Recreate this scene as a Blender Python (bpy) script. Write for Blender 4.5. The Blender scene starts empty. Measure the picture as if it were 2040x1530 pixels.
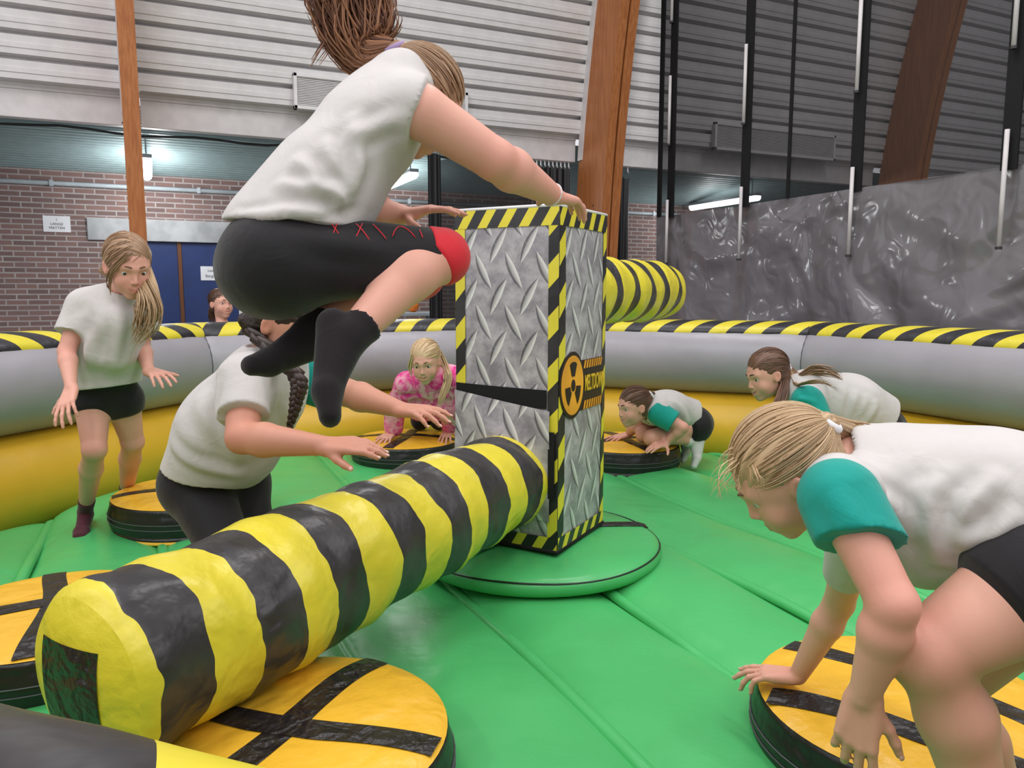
import bpy, bmesh, math, random
import numpy as np
from mathutils import Vector, Matrix

random.seed(7)
RNG = np.random.default_rng(7)
sc = bpy.context.scene
COL = sc.collection

# ------------------------------------------------------------------ camera
# World axes follow the hall: +X runs along the brick wall, +Y points at it, z = 0 is the top of the green bed.
CAM_H = 1.15
FPX = 1530.0
PITCH = math.radians(6.894)
YAW = math.radians(25.04)
cam_data = bpy.data.cameras.new('camera')
cam_data.sensor_width = 36.0
cam_data.lens = 36.0 * FPX / 2040.0
cam_data.clip_start = 0.02
cam = bpy.data.objects.new('camera', cam_data)
cam.location = (0, 0, CAM_H)
cam.rotation_euler = (math.pi / 2 - PITCH, 0, -YAW)
COL.objects.link(cam)
sc.camera = cam

# ------------------------------------------------------------------ light and exposure
sc.view_settings.view_transform = 'Standard'
sc.view_settings.look = 'None'
sc.view_settings.gamma = 1.0
sc.view_settings.use_curve_mapping = False
sc.view_settings.exposure = 0.0
world = bpy.data.worlds.new('hall_ambient')
sc.world = world
world.use_nodes = True
wbg = world.node_tree.nodes['Background']
wbg.inputs['Color'].default_value = (0.96, 0.95, 1.0, 1)
wbg.inputs['Strength'].default_value = 0.86


def hall_lamp(x, y, z, sx, sy, power, rot=(0, 0, 0), col=(1.0, 0.97, 0.95)):
    d = bpy.data.lights.new('hall_lamp', 'AREA')
    d.shape = 'RECTANGLE'
    d.size, d.size_y = sx, sy
    d.energy = power
    d.color = col
    o = bpy.data.objects.new('hall_lamp', d)
    o.location = (x, y, z)
    o.rotation_euler = rot
    COL.objects.link(o)


# rows of long fluorescent fittings high under the hall roof
for lx in (-5.5, -1.2, 3.1, 7.4):
    for ly in (-3.2, 0.4, 4.0):
        hall_lamp(lx, ly, 6.4, 0.5, 2.2, 74)


# ------------------------------------------------------------------ view helpers (points measured in the photograph, put at a real distance)
def v2w(X, Y, z):
    return Vector((X * math.cos(YAW) + Y * math.sin(YAW), -X * math.sin(YAW) + Y * math.cos(YAW), z))


def _ray(px, py):
    x = (px - 1020) / FPX
    v = -(py - 765) / FPX
    Y = math.cos(PITCH) + v * math.sin(PITCH)
    Z = -math.sin(PITCH) + v * math.cos(PITCH)
    return x / Y, Z / Y


def at(px, py, d):
    a, b = _ray(px, py)
    return v2w(a * d, d, CAM_H + b * d)


def atz(px, py, z):
    a, b = _ray(px, py)
    d = (z - CAM_H) / b
    return v2w(a * d, d, z)


def aty(px, py, y):
    p = at(px, py, 1.0)
    k = y / p.y
    return Vector((p.x * k, y, CAM_H + (p.z - CAM_H) * k))


def atx(px, py, x):
    p = at(px, py, 1.0)
    k = x / p.x
    return Vector((x, p.y * k, CAM_H + (p.z - CAM_H) * k))


# ------------------------------------------------------------------ object helpers
def origin(o):
    v = Vector((0, 0, 0))
    while o is not None:
        v += o.location
        o = o.parent
    return v


def tag(o, label, cat, group=None, kind=None):
    o['label'] = label
    o['category'] = cat
    if group:
        o['group'] = group
    if kind:
        o['kind'] = kind
    return o


def thing(name, label, cat, loc, group=None):
    o = bpy.data.objects.new(name, None)
    o.empty_display_size = 0.1
    COL.objects.link(o)
    o.location = loc
    return tag(o, label, cat, group)


def obj(name, verts, faces, m, parent=None, uv=None, smooth=True, attrs=None, label=None):
    """One mesh object from world-space vertices."""
    off = np.array(origin(parent)) if parent is not None else np.zeros(3)
    v = np.asarray(verts, dtype=float).reshape(-1, 3) - off
    me = bpy.data.meshes.new(name)
    if isinstance(faces, np.ndarray):
        faces = faces.tolist()
    me.from_pydata(v.tolist(), [], faces)
    me.update()
    if uv is not None:
        uv = np.asarray(uv, dtype=float)
        lay = me.uv_layers.new(name='UVMap')
        idx = np.empty(len(me.loops), dtype=np.int32)
        me.loops.foreach_get('vertex_index', idx)
        lay.data.foreach_set('uv', uv[idx].astype(np.float32).ravel())
    if attrs:
        for k, val in attrs.items():
            a = me.attributes.new(k, 'FLOAT', 'POINT')
            a.data.foreach_set('value', np.asarray(val, dtype=np.float32))
    if smooth:
        me.polygons.foreach_set('use_smooth', [True] * len(me.polygons))
    for mm in (m if isinstance(m, (list, tuple)) else [m]):
        me.materials.append(mm)
    o = bpy.data.objects.new(name, me)
    COL.objects.link(o)
    if parent is not None:
        o.parent = parent
    if label:
        o['label'] = label
    return o


def grid(nu, nv, fn):
    """fn(i/nu, j/nv) -> point; returns verts, faces of an open sheet."""
    V = [fn(i / nu, j / nv) for i in range(nu + 1) for j in range(nv + 1)]
    F = [(i * (nv + 1) + j, (i + 1) * (nv + 1) + j, (i + 1) * (nv + 1) + j + 1, i * (nv + 1) + j + 1)
         for i in range(nu) for j in range(nv)]
    return V, F


class MB:
    """collects shapes into one mesh"""

    def __init__(s):
        s.v, s.f, s.uv = [], [], []

    def add(s, V, F, uv=None):
        n = len(s.v)
        s.v += [tuple(p) for p in V]
        s.f += [tuple(i + n for i in f) for f in F]
        s.uv += list(uv) if uv is not None else [(0, 0)] * len(V)
        return s

    def box(s, lo, hi):
        x0, y0, z0 = lo
        x1, y1, z1 = hi
        V = [(x0, y0, z0), (x1, y0, z0), (x1, y1, z0), (x0, y1, z0), (x0, y0, z1), (x1, y0, z1), (x1, y1, z1), (x0, y1, z1)]
        return s.add(V, [(0, 3, 2, 1), (4, 5, 6, 7), (0, 1, 5, 4), (1, 2, 6, 5), (2, 3, 7, 6), (3, 0, 4, 7)])

    def obox(s, c, ax, ay, az):
        """oriented box: centre and three half-axis vectors"""
        c, ax, ay, az = map(Vector, (c, ax, ay, az))
        V = [c + a * ax + b * ay + d * az for d in (-1, 1) for a, b in ((-1, -1), (1, -1), (1, 1), (-1, 1))]
        return s.add(V, [(0, 3, 2, 1), (4, 5, 6, 7), (0, 1, 5, 4), (1, 2, 6, 5), (2, 3, 7, 6), (3, 0, 4, 7)])

    def tube(s, pts, r, n=10, cap=True, flat=1.0, up=None):
        pts = [Vector(p) for p in pts]
        rs = r if isinstance(r, (list, tuple)) else [r] * len(pts)
        base = len(s.v)
        nrm = None
        rings = []
        for i, p in enumerate(pts):
            t = (pts[min(i + 1, len(pts) - 1)] - pts[max(i - 1, 0)]).normalized()
            if nrm is None:
                nrm = Vector(up) if up is not None else (Vector((0, 0, 1)) if abs(t.z) < 0.9 else Vector((1, 0, 0)))
            nrm = (nrm - t * nrm.dot(t)).normalized()
            b = t.cross(nrm)
            rings.append([p + (nrm * math.cos(2 * math.pi * k / n) * flat + b * math.sin(2 * math.pi * k / n)) * rs[i] for k in range(n)])
        V = [q for ring in rings for q in ring]
        F = [(i * n + k, i * n + (k + 1) % n, (i + 1) * n + (k + 1) % n, (i + 1) * n + k) for i in range(len(pts) - 1) for k in range(n)]
        if cap:
            F.append(tuple(reversed(range(n))))
            F.append(tuple((len(pts) - 1) * n + k for k in range(n)))
        return s.add(V, F)

    def lathe(s, c, prof, n=48, axis=(0, 0, 1)):
        """prof: list of (radius, height) along axis"""
        ax = Vector(axis).normalized()
        a = ax.orthogonal().normalized()
        b = ax.cross(a)
        c = Vector(c)
        V = [c + ax * h + (a * math.cos(2 * math.pi * k / n) + b * math.sin(2 * math.pi * k / n)) * r for r, h in prof for k in range(n)]
        F = [(i * n + k, i * n + (k + 1) % n, (i + 1) * n + (k + 1) % n, (i + 1) * n + k) for i in range(len(prof) - 1) for k in range(n)]
        if prof[0][0] > 1e-6:
            F.append(tuple(reversed(range(n))))
        if prof[-1][0] > 1e-6:
            F.append(tuple((len(prof) - 1) * n + k for k in range(n)))
        return s.add(V, F)

    def build(s, name, m, parent=None, smooth=False, label=None):
        return obj(name, s.v, s.f, m, parent, uv=s.uv, smooth=smooth, label=label)


def text_mesh(name, curve, m):
    """lettering as a plain mesh object"""
    tmp = bpy.data.objects.new('lettering_curve', curve)
    COL.objects.link(tmp)
    dg = bpy.context.evaluated_depsgraph_get()
    me = bpy.data.meshes.new_from_object(tmp.evaluated_get(dg))
    bpy.data.objects.remove(tmp)
    me.materials.clear()
    me.materials.append(m)
    return bpy.data.objects.new(name, me)


def bevel(o, w=0.005, seg=2, ang=35):
    b = o.modifiers.new('bevel', 'BEVEL')
    b.width, b.segments, b.limit_method, b.angle_limit = w, seg, 'ANGLE', math.radians(ang)
    return o


def smooth_by_angle(o, deg=40):
    me = o.data
    me.polygons.foreach_set('use_smooth', [True] * len(me.polygons))
    me.set_sharp_from_angle(angle=math.radians(deg))
    return o


# ------------------------------------------------------------------ materials
class NT:
    def __init__(s, name):
        s.m = bpy.data.materials.new(name)
        s.m.use_nodes = True
        s.t = s.m.node_tree
        s.b = s.t.nodes['Principled BSDF']
        s.out = s.t.nodes['Material Output']

    def n(s, typ, ins=None, **props):
        nd = s.t.nodes.new(typ)
        for k, v in props.items():
            setattr(nd, k, v)
        for k, v in (ins or {}).items():
            s.set(nd.inputs[k], v)
        return nd

    def set(s, sock, v):
        if isinstance(v, bpy.types.Node):
            v = next(o for o in v.outputs if o.enabled)
        if isinstance(v, bpy.types.NodeSocket):
            s.t.links.new(v, sock)
        else:
            if isinstance(v, (tuple, list)) and len(v) == 3 and sock.type == 'RGBA':
                v = (*v, 1)
            sock.default_value = v

    def math(s, op, a, b=0.0, c=None):
        nd = s.n('ShaderNodeMath', operation=op)
        s.set(nd.inputs[0], a)
        s.set(nd.inputs[1], b)
        if c is not None:
            s.set(nd.inputs[2], c)
        return nd.outputs[0]

    def mix(s, f, a, b):
        nd = s.n('ShaderNodeMix', data_type='RGBA')
        s.set(nd.inputs[0], f)
        s.set(nd.inputs[6], a)
        s.set(nd.inputs[7], b)
        return nd.outputs[2]

    def ramp(s, f, a, b):
        nd = s.n('ShaderNodeMapRange', interpolation_type='SMOOTHSTEP')
        s.set(nd.inputs[0], f)
        nd.inputs[1].default_value, nd.inputs[2].default_value = a, b
        return nd.outputs[0]

    def uv(s):
        nd = s.n('ShaderNodeSeparateXYZ')
        s.t.links.new(s.n('ShaderNodeUVMap', uv_map='UVMap').outputs[0], nd.inputs[0])
        return nd.outputs[0], nd.outputs[1]

    def xyz(s, gen='Object'):
        nd = s.n('ShaderNodeSeparateXYZ')
        s.t.links.new(s.n('ShaderNodeTexCoord').outputs[gen], nd.inputs[0])
        return nd.outputs

    def coord(s, gen='Object', scale=(1, 1, 1)):
        mp = s.n('ShaderNodeMapping')
        s.t.links.new(s.n('ShaderNodeTexCoord').outputs[gen], mp.inputs[0])
        mp.inputs['Scale'].default_value = scale
        return mp.outputs[0]

    def noise(s, vec, scale, detail=2.0, rough=0.5, dist=0.0):
        nd = s.n('ShaderNodeTexNoise', {'Scale': scale, 'Detail': detail, 'Roughness': rough, 'Distortion': dist})
        s.set(nd.inputs['Vector'], vec)
        return nd.outputs[0]

    def bump(s, h, strength=0.3, dist=0.01):
        nd = s.n('ShaderNodeBump', {'Strength': strength, 'Distance': dist})
        s.set(nd.inputs['Height'], h)
        s.set(s.b.inputs['Normal'], nd.outputs[0])
        return nd

    def base(s, col, rough=0.5, spec=0.5, metal=0.0):
        s.set(s.b.inputs['Base Color'], col)
        s.set(s.b.inputs['Roughness'], rough)
        s.set(s.b.inputs['Specular IOR Level'], spec)
        s.set(s.b.inputs['Metallic'], metal)
        return s


def plain(name, col, rough=0.5, spec=0.5, metal=0.0, var=0.06, nscale=8.0, bump=0.0, bscale=60.0, bdist=0.004):
    """plain colour with slight wear variation"""
    t = NT(name)
    nz = t.noise(t.coord(), nscale, 3)
    f = t.ramp(nz, 0.3, 0.7)
    c = t.mix(f, [max(0, x * (1 - var)) for x in col], [min(1, x * (1 + var)) for x in col])
    t.base(c, rough, spec, metal)
    if bump:
        t.bump(t.noise(t.coord(), bscale, 3), bump, bdist)
    return t.m


def vinyl(name, col, rough=0.32, wr=0.35, scale=3.0, var=0.05):
    """inflated PVC: soft wrinkles and a broken gloss"""
    t = NT(name)
    co = t.coord()
    f = t.ramp(t.noise(co, 2.3, 3), 0.3, 0.7)
    c = t.mix(f, [x * (1 - var) for x in col], [min(1, x * (1 + var)) for x in col])
    r = t.math('MULTIPLY_ADD', t.noise(co, 5.0, 3), 0.22, rough - 0.1)
    t.base(c, r, 0.5)
    h = t.math('ADD', t.noise(co, scale, 2, 0.45, 0.6), t.math('MULTIPLY', t.noise(co, scale * 5, 3), 0.18))
    t.bump(h, wr, 0.05)
    return t.m


def stripes_mat(name, ca, cb, period, duty=0.5, slant=0.0, phase=0.0, rough=0.38, wob=0.0, wr=0.25, sweep=0.0):
    """two-colour bands across UV.x (metres); slant leans them with UV.y"""
    t = NT(name)
    u, v = t.uv()
    x = t.math('MULTIPLY_ADD', v, slant, u)
    if sweep:
        x = t.math('MULTIPLY_ADD', t.math('MULTIPLY', v, v), sweep, x)
    co = t.coord()
    if wob:
        x = t.math('ADD', x, t.math('MULTIPLY', t.math('SUBTRACT', t.noise(co, 6.0, 2), 0.5), wob))
    fr = t.math('FRACT', t.math('ADD', t.math('DIVIDE', x, period), phase))
    m = t.math('LESS_THAN', fr, duty)
    nz = t.ramp(t.noise(co, 7.0, 3), 0.3, 0.75)
    a = t.mix(nz, [x_ * 0.92 for x_ in ca], ca)
    b = t.mix(nz, cb, [min(1, x_ * 1.8 + 0.006) for x_ in cb])
    t.base(t.mix(m, b, a), rough, 0.5)
    t.bump(t.math('ADD', t.noise(co, 5.0, 2, 0.5, 0.8), t.math('MULTIPLY', t.noise(co, 26.0, 2), 0.15)), wr, 0.04)
    return t.m


def wood_mat(name, ca, cb, axis=2):
    t = NT(name)
    sc_ = [9, 9, 9]
    sc_[axis] = 0.5
    g = t.noise(t.coord(scale=tuple(sc_)), 5.0, 4, 0.6, 0.4)
    kn = t.n('ShaderNodeTexVoronoi', {'Scale': 2.2})
    k_sc = [1.6, 1.6, 1.6]
    t.set(kn.inputs['Vector'], t.coord(scale=tuple(k_sc)))
    knot = t.math('SUBTRACT', 1.0, t.ramp(kn.outputs['Distance'], 0.03, 0.09))
    c = t.mix(t.ramp(g, 0.3, 0.75), ca, cb)
    c = t.mix(t.math('MULTIPLY', knot, 0.75), c, (0.045, 0.014, 0.006))
    t.base(c, 0.42, 0.4)
    t.bump(g, 0.12, 0.003)
    return t.m


YEL = (0.80, 0.52, 0.028)       # warm yellow of podium tops and lower tube
LEM = (0.78, 0.66, 0.045)       # lemon yellow of hazard bands
BLK = (0.016, 0.015, 0.017)

MAT = {}
MAT['green'] = vinyl('green_vinyl', (0.072, 0.46, 0.140), 0.34, 0.42, 2.0)
MAT['yellow'] = vinyl('yellow_vinyl', (0.72, 0.43, 0.028), 0.36, 0.25, 2.6)
MAT['grey'] = vinyl('grey_vinyl', (0.335, 0.322, 0.355), 0.34, 0.22, 2.2)
MAT['podium'] = vinyl('podium_top_vinyl', (0.83, 0.47, 0.035), 0.33, 0.45, 6.0)
MAT['black'] = vinyl('black_vinyl', (0.012, 0.013, 0.013), 0.34, 0.45, 5.0)
MAT['tape'] = vinyl('black_tape', (0.02, 0.017, 0.018), 0.30, 0.7, 14.0)
MAT['rim'] = stripes_mat('rim_stripes', LEM, (0.022, 0.021, 0.025), 0.27, 0.5, 0.75, 0.0, 0.36, 0.0, 0.3)
MAT['rim_mirror'] = stripes_mat('rim_stripes_mirrored', LEM, (0.022, 0.021, 0.025), 0.27, 0.5, -0.75, 0.0, 0.36, 0.0, 0.3)
MAT['arm'] = stripes_mat('arm_stripes', LEM, (0.026, 0.024, 0.026), 0.262, 0.50, 0.0, 0.37, 0.36, 0.08, 0.55)
MAT['hazard'] = stripes_mat('hazard_tape', LEM, BLK, 0.19, 0.46, -0.95, 0.0, 0.4, 0.0, 0.12)
MAT['hazard_b'] = stripes_mat('hazard_tape_top', LEM, BLK, 0.095, 0.46, -0.62, 0.0, 0.4, 0.0, 0.12)
MAT['stitch'] = plain('dark_stitching', (0.10, 0.10, 0.11), 0.6, 0.3)
MAT['white'] = plain('white_paint', (0.74, 0.72, 0.73), 0.5, 0.4)
MAT['offwhite'] = plain('fascia_paint', (0.66, 0.63, 0.63), 0.5, 0.4)
MAT['concrete'] = plain('pale_concrete', (0.44, 0.45, 0.46), 0.8, 0.2, var=0.18, nscale=4, bump=0.3, bscale=30)
MAT['metal'] = plain('painted_metal', (0.42, 0.47, 0.50), 0.4, 0.5)
MAT['dark_metal'] = plain('dark_metal', (0.03, 0.03, 0.032), 0.5, 0.5)
MAT['blue'] = plain('blue_door_paint', (0.016, 0.038, 0.15), 0.42, 0.5, var=0.08)
MAT['brown'] = wood_mat('brown_wood', (0.12, 0.045, 0.02), (0.19, 0.075, 0.032))
MAT['arch'] = wood_mat('glulam_wood', (0.35, 0.115, 0.033), (0.50, 0.19, 0.062))
MAT['arch_edge'] = wood_mat('glulam_wood_light', (0.42, 0.15, 0.04), (0.55, 0.22, 0.07))
MAT['paper'] = plain('paper', (0.82, 0.83, 0.86), 0.7, 0.3, var=0.02)
MAT['ink'] = plain('ink', (0.12, 0.12, 0.14), 0.7, 0.2)
MAT['orange'] = plain('orange_rubber', (0.85, 0.22, 0.02), 0.45, 0.5, bump=0.3, bscale=120)
MAT['strap'] = plain('black_webbing', (0.008, 0.008, 0.009), 0.75, 0.3, bump=0.3, bscale=200)


def lamp_mat():
    t = NT('lit_fluorescent_tube')
    t.base((0.9, 0.9, 0.9), 0.4)
    t.set(t.b.inputs['Emission Color'], (0.97, 0.98, 1.0))
    t.set(t.b.inputs['Emission Strength'], 7.0)
    return t.m


MAT['lamp'] = lamp_mat()


def brick_mat():
    t = NT('brown_brick')
    b = t.n('ShaderNodeTexBrick', {'Scale': 1.0, 'Mortar Size': 0.0085, 'Mortar Smooth': 0.15, 'Bias': -0.15,
                                   'Brick Width': 0.222, 'Row Height': 0.0635,
                                   'Color1': (0.27, 0.165, 0.145), 'Color2': (0.16, 0.115, 0.110), 'Mortar': (0.44, 0.41, 0.40)})
    uvn = t.n('ShaderNodeUVMap', uv_map='UVMap')
    t.set(b.inputs['Vector'], uvn.outputs[0])
    nz = t.ramp(t.noise(uvn.outputs[0], 5.0, 4, 0.6), 0.3, 0.75)
    c = t.mix(t.math('MULTIPLY', nz, 0.45), b.outputs[0], (0.235, 0.165, 0.16))
    t.base(c, 0.85, 0.2)
    t.bump(b.outputs['Fac'], -0.5, 0.006)
    return t.m


MAT['brick'] = brick_mat()


def diamond_mat():
    """vinyl printed with a picture of chequer plate: lens-shaped treads in two leaning lattices"""
    t = NT('printed_chequer_plate')
    u, v = t.uv()
    PX, PY = 0.138, 0.205

    def lattice(ou, ov, ang):
        x = t.math('SUBTRACT', t.math('MULTIPLY', t.math('FRACT', t.math('DIVIDE', t.math('ADD', u, ou + 5 * PX), PX)), PX), PX / 2)
        y = t.math('SUBTRACT', t.math('MULTIPLY', t.math('FRACT', t.math('DIVIDE', t.math('ADD', v, ov + 5 * PY), PY)), PY), PY / 2)
        ca, sa = math.cos(ang), math.sin(ang)
        a = t.math('ADD', t.math('MULTIPLY', x, ca), t.math('MULTIPLY', y, sa))
        b = t.math('SUBTRACT', t.math('MULTIPLY', y, ca), t.math('MULTIPLY', x, sa))
        q = t.math('DIVIDE', a, 0.084)
        w = t.math('MULTIPLY', t.math('MAXIMUM', t.math('SUBTRACT', 1.0, t.math('MULTIPLY', q, q)), 0.0), 0.0120)
        s_ = t.math('DIVIDE', b, t.math('MAXIMUM', w, 0.0004))
        return s_

    s1 = lattice(0.0, 0.0, math.radians(62))
    s2 = lattice(PX / 2, PY / 2, math.radians(118))
    nz = t.noise(t.n('ShaderNodeUVMap', uv_map='UVMap').outputs[0], 9.0, 4, 0.65)
    col = t.mix(t.ramp(nz, 0.3, 0.72), (0.23, 0.21, 0.24), (0.50, 0.475, 0.505))
    hs = []
    for s_, sg in ((s1, 1), (s2, 1)):
        body = t.math('LESS_THAN', t.math('ABSOLUTE', s_), 1.0)
        ss = t.math('MULTIPLY', s_, sg)
        side = t.math('MULTIPLY', t.math('LESS_THAN', t.math('ABSOLUTE', t.math('SUBTRACT', ss, 1.35)), 0.55), 1.0)
        col = t.mix(t.math('MULTIPLY', side, 0.75), col, (0.05, 0.045, 0.055))
        col = t.mix(body, col, t.mix(t.ramp(ss, -1.0, 0.9), (0.74, 0.73, 0.72), (0.36, 0.35, 0.36)))
        hs.append(body)
    t.base(col, 0.38, 0.5)
    co = t.coord()
    t.bump(t.noise(co, 6.0, 3, 0.5, 0.8), 0.35, 0.02)
    return t.m


MAT['plate'] = diamond_mat()


def mesh_net(name, opacity, col=(0.012, 0.012, 0.013)):
    t = NT(name)
    u, v = t.uv()
    t.base(col, 0.8, 0.2)
    tr = t.n('ShaderNodeBsdfTransparent')
    mx = t.n('ShaderNodeMixShader')
    nz = t.noise(t.coord(), 1.2, 3)
    f = t.math('MULTIPLY_ADD', nz, 0.12, opacity - 0.06)
    t.set(mx.inputs[0], f)
    t.t.links.new(tr.outputs[0], mx.inputs[1])
    t.t.links.new(t.b.outputs[0], mx.inputs[2])
    t.t.links.new(mx.outputs[0], t.out.inputs[0])
    return t.m


MAT['net'] = mesh_net('black_netting', 0.74, (0.017, 0.017, 0.018))
MAT['net_dense'] = mesh_net('black_netting_fine', 0.74, (0.014, 0.015, 0.017))


def pvc_mat():
    t = NT('grey_curtain_pvc')
    co = t.coord()
    nz = t.ramp(t.noise(co, 1.2, 3), 0.3, 0.7)
    t.base(t.mix(nz, (0.165, 0.157, 0.170), (0.215, 0.205, 0.220)), 0.15, 0.7)
    h = t.math('ADD', t.noise(co, 0.95, 1.0, 0.4, 1.4), t.math('MULTIPLY', t.noise(co, 3.2, 1, 0.4, 1.6), 0.10))
    t.bump(h, 0.8, 0.26)
    return t.m


MAT['pvc'] = pvc_mat()
MAT['clad'] = plain('white_profiled_sheet', (0.72, 0.70, 0.70), 0.42, 0.5, var=0.04)
MAT['recess'] = plain('pale_teal_sheet', (0.30, 0.40, 0.41), 0.4, 0.5, var=0.06)
MAT['floor'] = plain('hall_floor', (0.13, 0.15, 0.16), 0.4, 0.5)

# ================================================================== the hall
WY = 10.8           # brick wall plane
FZ = -0.40          # hall floor
NX0, NX1 = -7.0, 15.5


def struct(o, label, cat):
    return tag(o, label, cat, kind='structure')


# floor
m = MB().box((-9, -5, FZ - 0.1), (NX1, WY + 0.3, FZ))
struct(m.build('floor', MAT['floor']), 'dull grey sports hall floor around the inflatable arena', 'floor')

# brick wall, with the doorway cut as separate pieces of one wall mesh
DX0, DX1, DZ1 = -0.40, 1.10, 1.77
WTOP = 3.0
m = MB()


def wall_piece(x0, x1, z0, z1):
    V = [(x0, WY, z0), (x1, WY, z0), (x1, WY, z1), (x0, WY, z1), (x0, WY + 0.25, z0), (x1, WY + 0.25, z0), (x1, WY + 0.25, z1), (x0, WY + 0.25, z1)]
    m.add(V, [(0, 1, 2, 3), (5, 4, 7, 6), (0, 4, 5, 1), (3, 2, 6, 7), (0, 3, 7, 4), (1, 5, 6, 2)],
          [(p[0], p[2] + 2) for p in V])


wall_piece(NX0, DX0, FZ, WTOP)
wall_piece(DX1, NX1, FZ, WTOP)
wall_piece(DX0, DX1, DZ1, WTOP)
struct(m.build('wall_back', MAT['brick']), 'brown brick back wall of the sports hall', 'wall')

m = MB().box((NX1 - 0.2, -5, FZ), (NX1, WY, 7))  # end wall closing the view; its near-black colour stands in for the hall's darkness
struct(m.build('wall_right', MAT['dark_metal']), 'far end wall, coloured dark for the unlit hall beyond the black netting', 'wall')

# concrete lintel
m = MB().box((-0.66, WY - 0.03, DZ1), (1.30, WY + 0.1, DZ1 + 0.27))
struct(bevel(m.build('trim_1', MAT['concrete']), 0.008), 'pale concrete lintel above the blue doors', 'lintel')
# white jambs
for i, (x0, x1) in enumerate(((DX0 - 0.02, DX0 + 0.10), (DX1 - 0.05, DX1 + 0.03))):
    m = MB().box((x0, WY - 0.02, FZ), (x1, WY + 0.12, DZ1))
    struct(bevel(m.build('trim_%d' % (2 + i), MAT['white']), 0.006),
           ('white door jamb at the brick wall, left of the blue doors', 'white door jamb at the right of the blue doors')[i], 'door jamb')
# blue double door
door = thing('door_1', 'dark blue double doors in the brick wall', 'door', (0.36, WY + 0.05, FZ))
door['kind'] = 'structure'
for x0, x1 in ((DX0 + 0.10, 0.335), (0.385, DX1 - 0.05)):
    bevel(MB().box((x0, WY + 0.03, FZ + 0.01), (x1, WY + 0.075, DZ1)).build('door_leaf', MAT['blue'], door), 0.004)
bevel(MB().box((0.335, WY + 0.015, FZ + 0.01), (0.385, WY + 0.08, DZ1)).build('meeting_strip', MAT['brown'], door, label='brown wooden strip'), 0.004)
h = MB()
h.tube([(0.42, WY + 0.03, 0.65), (0.42, WY - 0.02, 0.65), (0.53, WY - 0.02, 0.65)], 0.011, 8)
h.build('door_handle', MAT['metal'], door, smooth=True)

# recess ceiling (profiled sheet sloping from the fascia to the wall)
FY = 8.5
RZ0, RZ1 = 2.93, 2.58


def recess(u, v):
    x = NX0 + (NX1 - NX0) * u
    y = FY + 0.05 + (WY - FY - 0.05) * v
    k = (v * 26) % 1.0
    return (x, y, RZ0 + (RZ1 - RZ0) * v + (0.012 if k < 0.5 else 0.0))


V, F = [], []
nv = 104
V, F = grid(1, nv, recess)
struct(obj('ceiling', V, F, MAT['recess'], smooth=False), 'pale teal profiled ceiling over the recess along the brick wall', 'ceiling')

# curved glulam arches: intrados curve y(z) leaning inwards with height
def arch_y(z):
    k = max(0.0, z - 0.8)
    return 7.86 - 0.012 * k - 0.029 * k * k


ARCH_D = 0.62


def clad_y(z):
    return arch_y(z) + ARCH_D


# white profiled cladding above the fascia, following the arch
zs0, zs1, pitch = 2.99, 7.0, 0.205
rows = []
z = zs0
while z < zs1:
    y = clad_y(z)
    # trapezoidal rib: broad face, two small steps, dark groove
    for dz, dy in ((0.0, 0.12), (0.034, 0.12), (0.040, 0.0), (0.088, 0.0), (0.092, -0.008), (0.132, -0.008), (0.136, 0.0), (0.196, 0.0), (0.205, 0.12)):
        rows.append((clad_y(z + dz) + dy, z + dz))
    z += pitch
m = MB()
xs = [NX0, -0.35, 4.86, 10.0, NX1]
for k in range(len(xs) - 1):
    V = [(x, y, zz) for x in (xs[k], xs[k + 1]) for y, zz in rows]
    n = len(rows)
    m.add(V, [(i, n + i, n + i + 1, i + 1) for i in range(n - 1)])
struct(m.build('ceiling', MAT['clad']), 'white horizontally ribbed cladding curving up above the fascia', 'ceiling')
# screw heads in the ribs sit in vertical lines: part of the sheet's look, one tiny mesh as a child of it

# fascia board
m = MB()
for a, b in ((NX0, -0.15), (0.0, 4.80), (5.05, 9.94), (10.2, NX1)):
    m.box((a, FY - 0.06, 2.72), (b, FY + 0.04, 2.99))
    m.box((a, FY - 0.075, 2.97), (b, FY + 0.05, 3.0))
struct(bevel(m.build('trim_4', MAT['offwhite']), 0.006), 'white fascia board along the foot of the ribbed cladding', 'fascia')


def arch(x0, x1, label, split=True):
    a = thing('timber_arch', label, 'timber arch', (0.5 * (x0 + x1), 7.86, FZ), 'curved timber arches of the hall')
    zsl = [FZ + (7.0 - FZ) * i / 40 for i in range(41)]
    gap = 0.012
    mid = 0.5 * (x0 + x1)
    for a0, a1 in (((x0, mid - gap), (mid + gap, x1)) if split else ((x0, x1),)):
        V, F = [], []
        for z_ in zsl:
            y0 = arch_y(z_)
            V += [(a0, y0, z_), (a1, y0, z_), (a1, y0 + ARCH_D, z_), (a0, y0 + ARCH_D, z_)]
        n = len(zsl)
        for i in range(n - 1):
            for k in range(4):
                F.append((i * 4 + k, i * 4 + (k + 1) % 4, (i + 1) * 4 + (k + 1) % 4, (i + 1) * 4 + k))
        F += [(3, 2, 1, 0), tuple((n - 1) * 4 + k for k in range(4))]
        obj('beam_half', V, F, MAT['arch'], a, smooth=False)
    return a


arch(-0.145, -0.005, 'slender brown timber arch seen edge-on left of the jumping girl', False)
arch(4.80, 5.04, 'broad brown timber arch rising behind the chequered tower')
arch(9.95, 10.2, 'brown timber arch seen dimly through the black netting')

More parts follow.
